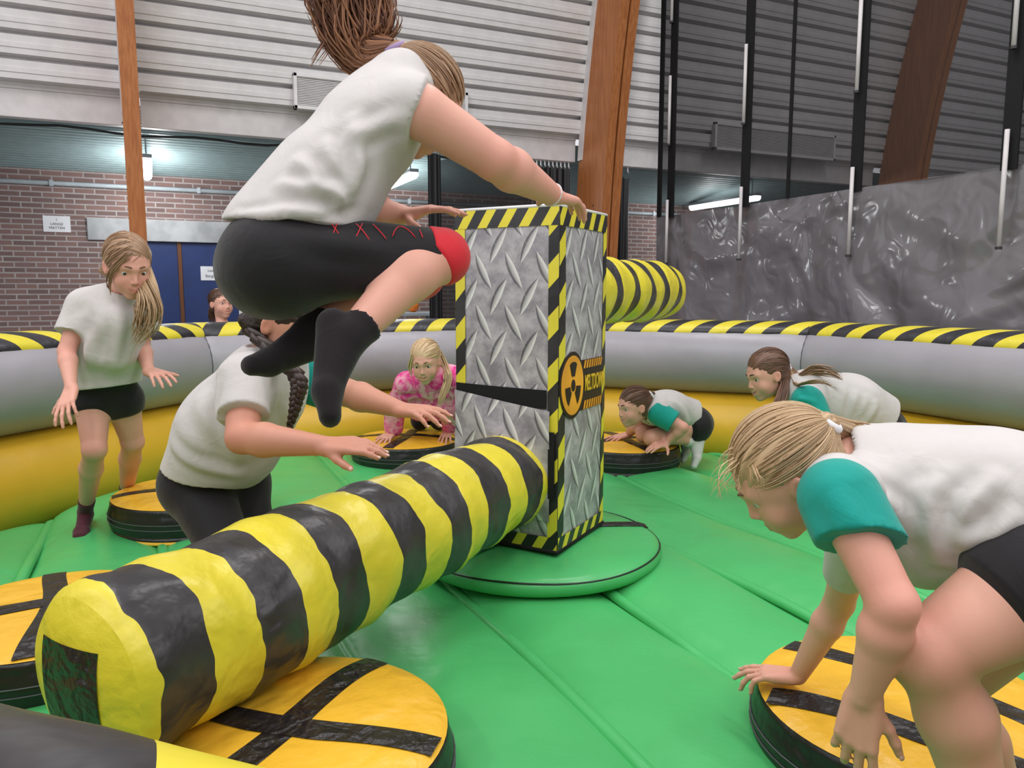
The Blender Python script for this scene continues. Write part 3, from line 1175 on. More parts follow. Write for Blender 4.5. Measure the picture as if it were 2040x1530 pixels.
sh = Matrix.Diagonal((0.50, 1.25, 1, 1))
o.matrix_local = M_ @ sh
COL.objects.link(o)


# arms
def arm(k_normal, z, r, length, name, off_mat, drop=0.0):
    axis = (k_normal.normalized() * length - UP * drop).normalized()
    s0 = tc + axis * (SIDE / 2 - 0.01)
    s0.z = z
    side_ = axis.cross(UP).normalized()
    upv = side_.cross(axis)
    n, L = 48, 90
    V, UV = [], []

    def rad(s, a):
        w = 0.0065 * math.sin(s * 21 + 2 * a) * math.sin(3 * a + s * 5) + 0.005 * math.sin(a * 2 + s * 9 + 1)
        return r * (1 + 0.06 * s / length) + w - 0.006 * abs(math.sin(math.pi * s / 0.145))

    for i in range(L + 1):
        s = length * i / L
        e = max(0.0, s - (length - 0.03))
        rr = 1.0 - (0.10 * (e / 0.03) ** 2)
        for j in range(n + 1):
            a = 2 * math.pi * j / n
            q = rad(s, a) * rr
            P = s0 + axis * s + side_ * (q * math.cos(a)) + upv * (q * math.sin(a))
            V.append(P)
            UV.append((length - s, a / 6.28))
    F = [(i * (n + 1) + j, (i + 1) * (n + 1) + j, (i + 1) * (n + 1) + j + 1, i * (n + 1) + j + 1) for i in range(L) for j in range(n)]
    ob = obj(name, V, F, off_mat, tower, uv=UV)
    # end cap
    V, F = [], []
    base = s0 + axis * length
    mr = 8
    for i in range(mr + 1):
        q = i / mr
        for j in range(n):
            a = 2 * math.pi * j / n
            rr = rad(length, a) * 0.90 * q
            V.append(base + axis * (0.035 * (1 - q ** 3)) + side_ * (rr * math.cos(a)) + upv * (rr * math.sin(a)))
    for i in range(mr):
        for j in range(n):
            F.append((i * n + j, (i + 1) * n + j, (i + 1) * n + (j + 1) % n, i * n + (j + 1) % n))
    obj('end_cap', V, F, MAT['lemon'], ob)
    # black patch taped on the cap
    V, F = [], []
    m_ = 10
    for i in range(m_ + 1):
        for j in range(m_ + 1):
            a, b = (-1 + 2 * i / m_) * r * 0.47, (-1 + 2 * j / m_) * r * 0.50
            q = math.hypot(a, b) / (r * 0.9)
            V.append(base + axis * (0.035 * (1 - min(1, q) ** 3) + 0.003) + side_ * a + upv * b)
    for i in range(m_):
        for j in range(m_):
            F.append((i * (m_ + 1) + j, (i + 1) * (m_ + 1) + j, (i + 1) * (m_ + 1) + j + 1, i * (m_ + 1) + j + 1))
    obj('cap_patch', V, F, MAT['tape'], ob, label='black tape patch')
    return ob


MAT['lemon'] = vinyl('lemon_vinyl', LEM, 0.36, 0.4, 6.0)
_, _, nl = face(0)
arm(nl, 0.380, 0.198, 1.80, 'sweeper_arm', MAT['arm'], 0.045)
arm(-nl, 1.15, 0.168, 1.46, 'sweeper_arm', stripes_mat('far_arm_stripes', LEM, (0.026, 0.024, 0.026), 0.24, 0.66, 0.0, 0.3, 0.36, 0.03, 0.4), 0)

# ================================================================== people: one continuous skin surface each, grown from a distance field
A_ = lambda p: np.array(p, dtype=float)


def nrm_(v):
    v = A_(v)
    return v / (np.linalg.norm(v) + 1e-12)


class Field:
    """distance field on a regular grid, meshed with surface nets"""

    def __init__(s, h):
        s.h = h
        s.pr = []

    def _add(s, fn, lo, hi, k, op, clip):
        if clip:
            f0 = fn

            def fn(P, f0=f0, clip=clip):
                d = f0(P)
                for c, n in clip:
                    d = np.maximum(d, (P - A_(c)) @ nrm_(n))
                return d
        s.pr.append((fn, lo, hi, k, op))

    def cap(s, a, b, ra, rb=None, k=0.012, op='add', clip=None):
        a, b = A_(a), A_(b)
        rb = ra if rb is None else rb
        ba = b - a
        L2 = ba @ ba + 1e-12

        def fn(P):
            pa = P - a
            t = np.clip(pa @ ba / L2, 0, 1)
            q = pa - t[..., None] * ba
            return np.sqrt((q * q).sum(-1)) - (ra + (rb - ra) * t)

        R = max(ra, rb)
        s._add(fn, np.minimum(a, b) - R, np.maximum(a, b) + R, k, op, clip)
        return s

    def acap(s, a, b, ra, rb, front, fl, k=0.02, op='add', clip=None):
        """capsule squashed by fl along front"""
        a, b = A_(a), A_(b)
        w = nrm_(b - a)
        f = nrm_(A_(front) - w * (A_(front) @ w))
        ba = b - a
        L2 = ba @ ba + 1e-12

        def fn(P):
            pa = P - a
            t = np.clip(pa @ ba / L2, 0, 1)
            q = pa - t[..., None] * ba
            qf = q @ f
            q2 = (q * q).sum(-1) - qf * qf + (qf / fl) ** 2
            r = ra + (rb - ra) * t
            d = np.sqrt(q2) - r
            # scale back towards true distance where the squashed axis dominates
            g = np.sqrt(np.maximum(q2, 1e-9))
            wgt = (qf / fl) ** 2 / np.maximum(q2, 1e-9)
            return d * (1 - wgt * (1 - fl))

        R = max(ra, rb)
        s._add(fn, np.minimum(a, b) - R, np.maximum(a, b) + R, k, op, clip)
        return s

    def ell(s, c, r, M=None, k=0.012, op='add', clip=None):
        """ellipsoid; M has the local axes as columns"""
        c, r = A_(c), A_(r)
        M = np.eye(3) if M is None else np.asarray(M)

        def fn(P):
            q = (P - c) @ M
            k0 = np.sqrt(((q / r) ** 2).sum(-1))
            k1 = np.sqrt(((q / (r * r)) ** 2).sum(-1)) + 1e-9
            return k0 * (k0 - 1) / k1

        e = np.sqrt(((M * r) ** 2).sum(1))
        s._add(fn, c - e, c + e, k, op, clip)
        return s

    def mesh(s, post=None):
        h = s.h
        adds = [p for p in s.pr if p[4] == 'add']
        lo = np.min([p[1] for p in adds], 0) - 4 * h
        hi = np.max([p[2] for p in adds], 0) + 4 * h
        n = np.ceil((hi - lo) / h).astype(int) + 1
        BIG = 0.06
        D = np.full(n, BIG, dtype=np.float32)
        for fn, a, b, k, op in s.pr:
            mg = max(k, 0.0) + 3 * h
            i0 = np.maximum(np.floor((a - mg - lo) / h).astype(int), 0)
            i1 = np.minimum(np.ceil((b + mg - lo) / h).astype(int) + 1, n)
            if (i1 <= i0).any():
                continue
            ax = [lo[d] + h * np.arange(i0[d], i1[d]) for d in range(3)]
            P = np.stack(np.meshgrid(*ax, indexing='ij'), -1)
            d = fn(P)
            sl = tuple(slice(i0[q], i1[q]) for q in range(3))
            c = D[sl]
            if op == 'add':
                hh = np.maximum(k - np.abs(c - d), 0) / max(k, 1e-6)
                D[sl] = np.minimum(c, d) - hh * hh * k * 0.25
            else:
                d = -d
                hh = np.maximum(k - np.abs(c - d), 0) / max(k, 1e-6)
                D[sl] = np.maximum(c, d) + hh * hh * k * 0.25
        V, F = surface_nets(D, lo, h)
        if post is not None:
            V = post(V, F)
        return V, F


def surface_nets(D, lo, h):
    ins = D < 0
    cnt = np.zeros(tuple(x - 1 for x in D.shape), dtype=np.int8)
    corners = [(i, j, k) for i in (0, 1) for j in (0, 1) for k in (0, 1)]
    nx, ny, nz = cnt.shape
    for i, j, k in corners:
        cnt += ins[i:i + nx, j:j + ny, k:k + nz]
    act = (cnt > 0) & (cnt < 8)
    idx = np.argwhere(act)
    ids = np.full(cnt.shape, -1, dtype=np.int32)
    ids[act] = np.arange(len(idx))
    vals = np.stack([D[idx[:, 0] + i, idx[:, 1] + j, idx[:, 2] + k] for i, j, k in corners], 1)
    C = np.array(corners, dtype=float)
    acc = np.zeros((len(idx), 3))
    num = np.zeros(len(idx))
    for a in range(8):
        for b in range(a + 1, 8):
            if np.abs(C[a] - C[b]).sum() == 1:
                va, vb = vals[:, a], vals[:, b]
                cr = (va < 0) != (vb < 0)
                t = np.where(cr, va / np.where(cr, va - vb, 1), 0)
                acc += np.where(cr[:, None], C[a] + (C[b] - C[a]) * t[:, None], 0)
                num += cr
    V = lo + h * (idx + acc / num[:, None])
    faces = []
    for ax in range(3):
        o1, o2 = [(1, 2), (2, 0), (0, 1)][ax]
        sl0 = [slice(None)] * 3
        sl1 = [slice(None)] * 3
        sl0[ax] = slice(0, -1)
        sl1[ax] = slice(1, None)
        a, b = ins[tuple(sl0)], ins[tuple(sl1)]
        e = np.argwhere(a != b)
        e = e[(e[:, o1] > 0) & (e[:, o2] > 0) & (e[:, o1] < cnt.shape[o1]) & (e[:, o2] < cnt.shape[o2])]
        if not len(e):
            continue
        fl = a[e[:, 0], e[:, 1], e[:, 2]]
        q = []
        for d1, d2 in ((-1, -1), (0, -1), (0, 0), (-1, 0)):
            c = e.copy()
            c[:, o1] += d1
            c[:, o2] += d2
            q.append(ids[c[:, 0], c[:, 1], c[:, 2]])
        q = np.stack(q, 1)
        q[~fl] = q[~fl][:, ::-1]
        faces.append(q[(q >= 0).all(1)])
    return V, np.concatenate(faces)


def relax(V, F, it=2, lam=0.5):
    """a little Laplacian smoothing over quad edges"""
    e = np.concatenate([F[:, [0, 1]], F[:, [1, 2]], F[:, [2, 3]], F[:, [3, 0]]])
    e = np.concatenate([e, e[:, ::-1]])
    n = len(V)
    deg = np.bincount(e[:, 0], minlength=n)[:, None].clip(1)
    for _ in range(it):
        S = np.stack([np.bincount(e[:, 0], weights=V[e[:, 1], d], minlength=n) for d in range(3)], 1)
        V = V + lam * (S / deg - V)
    return V


def vnormals(V, F):
    n = np.cross(V[F[:, 2]] - V[F[:, 0]], V[F[:, 3]] - V[F[:, 1]])
    N = np.zeros_like(V)
    for c in range(4):
        for d in range(3):
            N[:, d] += np.bincount(F[:, c], weights=n[:, d], minlength=len(V))
    return N / (np.linalg.norm(N, axis=1, keepdims=True) + 1e-12)


def vnoise(P, sc, seed=0):
    """cheap smooth pseudo-noise from summed warped sines"""
    r = np.random.default_rng(seed)
    out = np.zeros(len(P))
    for i in range(6):
        d = nrm_(r.normal(size=3))
        e = nrm_(r.normal(size=3))
        out += np.sin(sc * (1 + 0.35 * i) * (P @ d) + 1.7 * np.sin(sc * 0.6 * (P @ e) + r.uniform(0, 6)) + r.uniform(0, 6)) / (1 + 0.4 * i)
    return out / 3.2


# ------------------------------------------------------------------ materials for people
def skin_mat(name, col, blush):
    t = NT(name)
    at_ = t.n('ShaderNodeAttribute', attribute_name='blush')
    lp = t.n('ShaderNodeAttribute', attribute_name='lip')
    nz = t.ramp(t.noise(t.coord(), 22.0, 4, 0.6), 0.3, 0.75)
    c = t.mix(t.math('MULTIPLY', nz, 0.25), col, [col[0] * 0.93, col[1] * 0.84, col[2] * 0.82])
    c = t.mix(at_.outputs['Fac'], c, blush)
    c = t.mix(lp.outputs['Fac'], c, (0.50, 0.16, 0.14))
    t.base(c, 0.5, 0.4)
    t.set(t.b.inputs['Subsurface Weight'], 0.08)
    t.b.inputs['Subsurface Radius'].default_value = (0.02, 0.008, 0.005)
    t.bump(t.noise(t.coord(), 180.0, 2), 0.08, 0.002)
    return t.m


def cloth_mat(name, col, rough=0.85, bump=0.25, weave=420.0, fold=0.0):
    t = NT(name)
    nz = t.ramp(t.noise(t.coord(), 6.0, 3), 0.3, 0.7)
    t.base(t.mix(nz, [x * 0.94 for x in col], [min(1, x * 1.03) for x in col]), rough, 0.25)
    t.set(t.b.inputs['Sheen Weight'], 0.15)
    h = t.math('ADD', t.math('MULTIPLY', t.noise(t.coord(), weave, 2), 0.06), t.noise(t.coord(), 14.0, 3, 0.5, 1.6))
    t.bump(h, bump, 0.012)
    return t.m


def hair_mat(name, dark, light, rough=0.42):
    t = NT(name)
    a = t.n('ShaderNodeAttribute', attribute_name='strand')
    t.base(t.mix(a.outputs['Fac'], dark, light), rough, 0.45)
    return t.m


SKIN = {'fair': skin_mat('skin_fair', (0.71, 0.385, 0.290), (0.68, 0.26, 0.20)),
        'rosy': skin_mat('skin_rosy', (0.70, 0.365, 0.280), (0.66, 0.25, 0.20)),
        'tan': skin_mat('skin_tan', (0.58, 0.285, 0.195), (0.56, 0.20, 0.14))}
MAT['shirt'] = cloth_mat('white_tshirt', (0.56, 0.535, 0.52))
MAT['teal'] = cloth_mat('teal_sleeve', (0.008, 0.30, 0.25))
MAT['shorts'] = cloth_mat('black_stretch_shorts', (0.011, 0.010, 0.012), 0.7, 0.2)
MAT['red'] = cloth_mat('red_cuff', (0.62, 0.022, 0.035), 0.7)
MAT['sock_dark'] = cloth_mat('black_sock', (0.012, 0.009, 0.011), 0.9)
MAT['sock_red'] = cloth_mat('dark_red_sock', (0.075, 0.018, 0.028), 0.9)
MAT['sock_white'] = cloth_mat('white_sock', (0.68, 0.66, 0.66), 0.9)


def tie_dye():
    t = NT('pink_tie_dye')
    nz = t.noise(t.coord(), 13.0, 3, 0.6, 1.3)
    c = t.mix(t.ramp(nz, 0.36, 0.66), (0.78, 0.035, 0.28), (0.86, 0.42, 0.52))
    t.base(c, 0.85, 0.25)
    t.bump(t.noise(t.coord(), 18.0, 3, 0.5, 1.4), 0.4, 0.012)
    return t.m


MAT['pink'] = tie_dye()
MAT['pink_rib'] = cloth_mat('pink_ribbing', (0.74, 0.06, 0.26))
MAT['eye_white'] = plain('eye_white', (0.62, 0.58, 0.58), 0.2, 0.5, var=0.01)
MAT['iris'] = plain('dark_iris', (0.035, 0.025, 0.02), 0.15, 0.6, var=0.1)
MAT['teeth'] = plain('teeth', (0.80, 0.77, 0.70), 0.25, 0.5, var=0.02)
MAT['mouth'] = plain('mouth_inside', (0.12, 0.02, 0.02), 0.5, 0.4)
MAT['tie'] = plain('lilac_hair_tie', (0.36, 0.26, 0.44), 0.8, 0.3)
MAT['tie_white'] = plain('white_hair_tie', (0.72, 0.70, 0.72), 0.8, 0.3)
MAT['tie_dark'] = plain('dark_hair_tie', (0.02, 0.02, 0.022), 0.8, 0.3)
HAIR = {'auburn': hair_mat('hair_auburn', (0.075, 0.026, 0.014), (0.34, 0.155, 0.075)),
        'lightbrown': hair_mat('hair_light_brown', (0.16, 0.085, 0.045), (0.46, 0.29, 0.17)),
        'blonde': hair_mat('hair_blonde', (0.26, 0.155, 0.075), (0.62, 0.44, 0.26)),
        'fairblonde': hair_mat('hair_fair_blonde', (0.40, 0.25, 0.12), (0.74, 0.56, 0.34)),
        'brown': hair_mat('hair_brown', (0.055, 0.024, 0.014), (0.19, 0.095, 0.058)),
        'dark': hair_mat('hair_dark', (0.010, 0.006, 0.005), (0.045, 0.026, 0.020))}


class HeadFrame:
    """local axes: x to the person's right, y out of the face, z up; origin between the ears"""

    def __init__(s, c, f, u, hs=1.0):
        s.c = A_(c)
        s.f = nrm_(f)
        u = A_(u)
        s.u = nrm_(u - s.f * (u @ s.f))
        s.r = np.cross(s.f, s.u)
        s.M = np.stack([s.r, s.f, s.u], 1)
        s.s = hs

    def w(s, x, y, z):
        return s.c + s.M @ (A_((x, y, z)) * s.s)

    def loc(s, P):
        return ((np.asarray(P) - s.c) @ s.M) / s.s


def head_field(F, H, mouth='smile'):
    e = lambda c, r, k=0.012, op='add': F.ell(H.w(*c), A_(r) * H.s, H.M, k * H.s, op)
    cp = lambda a, b, ra, rb=None, k=0.01, op='add': F.cap(H.w(*a), H.w(*b), ra * H.s, (ra if rb is None else rb) * H.s, k * H.s, op)
    e((0, -0.018, 0.035), (0.070, 0.088, 0.077), 0.0)
    e((0, 0.020, 0.000), (0.061, 0.062, 0.078), 0.03)
    e((0, 0.026, -0.052), (0.048, 0.050, 0.046), 0.03)
    e((0, 0.061, -0.088), (0.020, 0.015, 0.014), 0.022)
    for sx in (-1, 1):
        e((sx * 0.032, 0.052, -0.034), (0.024, 0.021, 0.024), 0.022)
        cp((sx * 0.038, 0.062, 0.023), (sx * 0.010, 0.076, 0.020), 0.010, 0.009, 0.014)
    for sx in (-1, 1):
        e((sx * 0.031, 0.089, 0.003), (0.0185, 0.0185, 0.0125), 0.012, 'sub')
    cp((0, 0.076, 0.012), (0, 0.0935, -0.025), 0.0055, 0.0075, 0.010)
    for sx in (-1, 1):
        e((sx * 0.0085, 0.086, -0.029), (0.0055, 0.007, 0.0055), 0.006)
        # lids
        cp((sx * 0.019, 0.0722, 0.0108), (sx * 0.044, 0.0632, 0.0088), 0.0036, 0.0034, 0.006)
        cp((sx * 0.019, 0.0705, -0.0065), (sx * 0.043, 0.063, -0.0055), 0.0026, 0.0026, 0.006)
    e((0, 0.072, -0.056), (0.026, 0.014, 0.020), 0.014)
    if mouth == 'smile':
        for sx in (-1, 1):
            cp((0, 0.086, -0.0525), (sx * 0.024, 0.073, -0.0475), 0.0045, 0.0025, 0.005)
            cp((0, 0.083, -0.0655), (sx * 0.022, 0.072, -0.052), 0.0050, 0.0022, 0.005)
        for sx in (-1, 1):
            cp((0, 0.090, -0.0590), (sx * 0.019, 0.078, -0.0515), 0.0052, 0.0028, 0.003, 'sub')
    else:
        for sx in (-1, 1):
            cp((0, 0.086, -0.0545), (sx * 0.020, 0.074, -0.0565), 0.0045, 0.0025, 0.005)
            cp((0, 0.085, -0.0635), (sx * 0.018, 0.074, -0.0590), 0.0048, 0.0025, 0.005)
            cp((0, 0.092, -0.0590), (sx * 0.021, 0.078, -0.0580), 0.0016, 0.0014, 0.004, 'sub')
    for sx in (-1, 1):
        a = math.radians(18)
        M2 = H.M @ np.array([[math.cos(sx * 0.35), -math.sin(sx * 0.35), 0], [math.sin(sx * 0.35), math.cos(sx * 0.35), 0], [0, 0, 1]]) @ np.array([[1, 0, 0], [0, math.cos(a), -math.sin(a)], [0, math.sin(a), math.cos(a)]])
        F.ell(H.w(sx * 0.0735, -0.010, -0.006), A_((0.0075, 0.0165, 0.027)) * H.s, M2, 0.006 * H.s)
        F.ell(H.w(sx * 0.0820, -0.007, -0.002), A_((0.0065, 0.0090, 0.016)) * H.s, M2, 0.005 * H.s, 'sub')


def head_attrs(H, V, lipw=1.0):
    q = H.loc(V)
    ax = np.abs(q[:, 0])
    curve = -0.0585 + 0.011 * (ax / 0.024) ** 2
    lip = np.exp(-((q[:, 2] - curve) / 0.0085) ** 2 * 1.3) * np.exp(-(ax / 0.024) ** 4) * (q[:, 1] > 0.062)
    bl = 0.32 * np.exp(-(((ax - 0.037) / 0.02) ** 2 + ((q[:, 2] + 0.032) / 0.02) ** 2)) * (q[:, 1] > 0.02)
    bl += 0.2 * np.exp(-((ax / 0.012) ** 2 + ((q[:, 2] + 0.027) / 0.010) ** 2)) * (q[:, 1] > 0.07)
    bl += 0.5 * np.exp(-(((ax - 0.077) / 0.012) ** 2 + ((q[:, 1] + 0.012) / 0.02) ** 2 + ((q[:, 2] + 0.004) / 0.03) ** 2))
    far = (np.abs(q) > 0.14).any(1)
    lip[far] = 0
    bl[far] = 0
    return lip * lipw * 0.75, bl


def sphere_vf(c, r, M=None, n=14, m=10):
    M = np.eye(3) if M is None else M
    r = A_((r, r, r)) if np.isscalar(r) else A_(r)
    V, F = [], []
    for i in range(m + 1):
        th = math.pi * i / m
        for j in range(n):
            ph = 2 * math.pi * j / n
            V.append(A_(c) + M @ (r * A_((math.sin(th) * math.cos(ph), math.sin(th) * math.sin(ph), math.cos(th)))))
    for i in range(m):
        for j in range(n):
            F.append((i * n + j, (i + 1) * n + j, (i + 1) * n + (j + 1) % n, i * n + (j + 1) % n))
    return V, F


def face_parts(H, parent, mouth='smile', look=(0, 1, 0), brow=None):
    for sx in (-1, 1):
        c = H.w(sx * 0.0310, 0.0605, 0.0030)
        V, F = sphere_vf(c, 0.0135 * H.s, H.M)
        eb = obj('eye', V, F, MAT['eye_white'], parent)
        lk = nrm_(H.M @ nrm_(look))
        V, F = sphere_vf(c + lk * 0.0056 * H.s, 0.0087 * H.s, H.M)
        obj('iris', V, F, MAT['iris'], eb)
        if brow:
            pts = [H.w(sx * (0.013 + 0.031 * q), 0.0865 - 0.012 * q - 0.010 * q * q, 0.0275 + 0.006 * math.sin(math.pi * q) - 0.006 * q) for q in [i / 6 for i in range(7)]]
            MB().tube(pts, [0.0022 * H.s, 0.003 * H.s, 0.003 * H.s, 0.0028 * H.s, 0.0025 * H.s, 0.002 * H.s, 0.001 * H.s], 6).build('eyebrow', brow, parent, smooth=True)
    if mouth == 'smile':
        pts = [H.w(x, 0.0775 - 14.0 * x * x, -0.0565 + 11 * x * x) for x in [-0.016 + 0.004 * i for i in range(9)]]
        MB().tube(pts, 0.0036 * H.s, 8).build('teeth', MAT['teeth'], parent, smooth=True)
        V, F = sphere_vf(H.w(0, 0.068, -0.0585), A_((0.018, 0.008, 0.008)) * H.s, H.M)
        obj('mouth', V, F, MAT['mouth'], parent)


# ------------------------------------------------------------------ hands
FING = (('i', 0.028, 0.092, (0.042, 0.025, 0.020)), ('m', 0.009, 0.096, (0.047, 0.029, 0.021)),
        ('r', -0.010, 0.090, (0.043, 0.027, 0.021)), ('p', -0.027, 0.080, (0.033, 0.020, 0.018)))


def hand_field(F, wrist, d, back, thumb_side, sc=0.85, curl=(12, 22, 14), curls=None, spread=6, thumb_out=0.75, thumb_curl=15, fat=1.0):
    """d: from wrist to knuckles; back: out of the back of the hand; thumb_side: +-1 picks which side the thumb leaves"""
    w = A_(wrist)
    d = nrm_(d)
    b = nrm_(A_(back) - d * (A_(back) @ d))
    s = np.cross(d, b) * thumb_side
    P = lambda f, l, n=0.0: w + (d * f + s * l + b * n) * sc
    rad = sc * fat
    for i, (nm, off, fw, ln) in enumerate(FING):
        F.cap(P(0.0, off * 0.55), P(fw, off), 0.0125 * rad, 0.0105 * rad, 0.010 * sc)
    F.cap(P(0.01, 0.016, -0.006), P(0.055, 0.024, -0.008), 0.014 * rad, 0.012 * rad, 0.012 * sc)
    F.cap(P(0.015, -0.020, -0.005), P(0.06, -0.022, -0.005), 0.012 * rad, 0.011 * rad, 0.012 * sc)
    tips = []
    for i, (nm, off, fw, ln) in enumerate(FING):
        c = curls[i] if curls else (curl[0] + 3 * i, curl[1] + 2 * i, curl[2])
        sp = math.radians(spread) * (1.5 - i)
        dd = nrm_(d * math.cos(sp) + s * math.sin(sp))
        p = P(fw, off)
        a = 0.0
        r = (0.0092, 0.0084, 0.0077, 0.0066)
        f = 0.92 if nm == 'p' else 1.0
        for j in range(3):
            a += math.radians(c[j])
            v = dd * math.cos(a) - b * math.sin(a)
            q = p + v * ln[j] * sc
            F.cap(p, q, r[j] * rad * f, r[j + 1] * rad * f, 0.0035 * sc)
            p = q
        tips.append((p, v, b * math.cos(a) + dd * math.sin(a), r[3] * rad * f))
    p = P(0.022, 0.020, -0.006)
    v = nrm_(d * (1.15 - thumb_out) + s * thumb_out - b * 0.25)
    tc_ = 0
    rr = (0.0125, 0.0105, 0.0092, 0.0078)
    for j, l in enumerate((0.042, 0.031, 0.024)):
        q = p + v * l * sc
        F.cap(p, q, rr[j] * rad, rr[j + 1] * rad, 0.006 * sc)
        p = q
        v = nrm_(v + d * math.sin(math.radians(thumb_curl)) - b * 0.06)
    tips.append((p, v, nrm_(b * 0.6 + s * 0.6), rr[3] * rad))
    return tips


def nails(tips, parent, m):
    for p, v, n, r in tips:
        v = nrm_(v)
        n = nrm_(A_(n) - v * (A_(n) @ v))
        M = np.stack([np.cross(v, n), v, n], 1)
        V, F = sphere_vf(p + v * r * 0.35 + n * r * 0.72, A_((r * 0.68, r * 0.85, r * 0.30)), M, 10, 6)
        obj('fingernail', V, F, m, parent)


MAT['nail'] = plain('fingernail', (0.70, 0.42, 0.35), 0.25, 0.5, var=0.02)


# ------------------------------------------------------------------ hair
def strands(paths, rads, seg=12, sides=5):
    """tapered tubes along polylines (lists of points), returns V, F, strand value per vertex"""
    Vs, Fs, Sv = [], [], []
    base = 0
    for pts, r, val in zip(*paths, ) if False else [(p, r, v) for (p, v), r in zip(paths, rads)]:
        pts = np.asarray(pts)
        n = len(pts)
        t = np.gradient(pts, axis=0)
        t /= np.linalg.norm(t, axis=1, keepdims=True) + 1e-9
        ref = A_((0.3, 0.5, 0.81))
        for i in range(n):
            u = nrm_(np.cross(t[i], ref))
            w = np.cross(t[i], u)
            q = i / (n - 1)
            rr = r * (1 - 0.85 * q ** 2.5) * (0.6 + 0.4 * min(1, q * 6))
            for k in range(sides):
                a = 2 * math.pi * k / sides
                Vs.append(pts[i] + (u * math.cos(a) + w * math.sin(a)) * rr)
                Sv.append(val)
        for i in range(n - 1):
            for k in range(sides):
                Fs.append((base + i * sides + k, base + i * sides + (k + 1) % sides, base + (i + 1) * sides + (k + 1) % sides, base + (i + 1) * sides + k))
        base += n * sides
    return Vs, Fs, Sv


def catmull(P, n=16):
    P = [A_(p) for p in P]
    P = [2 * P[0] - P[1]] + P + [2 * P[-1] - P[-2]]
    out = []
    m = len(P) - 3
    for i in range(n + 1):
        x = m * i / n
        k = min(int(x), m - 1)
        t = x - k
        a, b, c, d = P[k:k + 4]
        out.append(0.5 * ((2 * b) + (c - a) * t + (2 * a - 5 * b + 4 * c - d) * t * t + (3 * b - a - 3 * c + d) * t ** 3))
    return np.array(out)


def lock(ctrl, n, wid, r, parent, m, name='ponytail', seed=1, n_seg=16, tip=0.6, curl=0.0, flat=0.6, vmax=1.0):
    """a lock of hair: n strands spread about a spine with the given widths per control point"""
    rg = np.random.default_rng(seed)
    C = catmull(ctrl, n_seg)
    W = np.interp(np.linspace(0, 1, n_seg + 1), np.linspace(0, 1, len(wid)), wid)
    T = np.gradient(C, axis=0)
    T /= np.linalg.norm(T, axis=1, keepdims=True)
    ref = nrm_(rg.normal(size=3)) if False else A_((0.35, 0.8, 0.2))
    U = np.cross(T, ref)
    U /= np.linalg.norm(U, axis=1, keepdims=True)
    X = np.cross(T, U)
    paths, rads = [], []
    for i in range(n):
        a = rg.uniform(0, 2 * math.pi)
        q = math.sqrt(rg.uniform(0, 1))
        ou, ox = q * math.cos(a), q * math.sin(a) * flat
        ph, fr = rg.uniform(0, 6), rg.uniform(0.6, 1.6)
        ln = rg.uniform(tip, 1.0)
        t = np.linspace(0, 1, n_seg + 1)
        k = ln * t * n_seg
        k0 = np.minimum(k.astype(int), n_seg - 1)
        fr_ = (k - k0)[:, None]
        Ci = C[k0] * (1 - fr_) + C[k0 + 1] * fr_
        Wi = np.interp(ln * t, np.linspace(0, 1, n_seg + 1), W)[:, None]
        Ui = U[k0]
        Xi = X[k0]
        wv = (0.14 + curl * t[:, None]) * np.sin(ph + fr * 6 * t)[:, None] * t[:, None]
        P = Ci + Ui * Wi * (ou + wv) + Xi * Wi * (ox + 0.6 * wv)
        paths.append((P, rg.uniform(0, vmax)))
        rads.append(r * rg.uniform(0.7, 1.25))
    V, F, S = strands(paths, rads)
    return obj(name, V, F, m, parent, attrs={'strand': S})


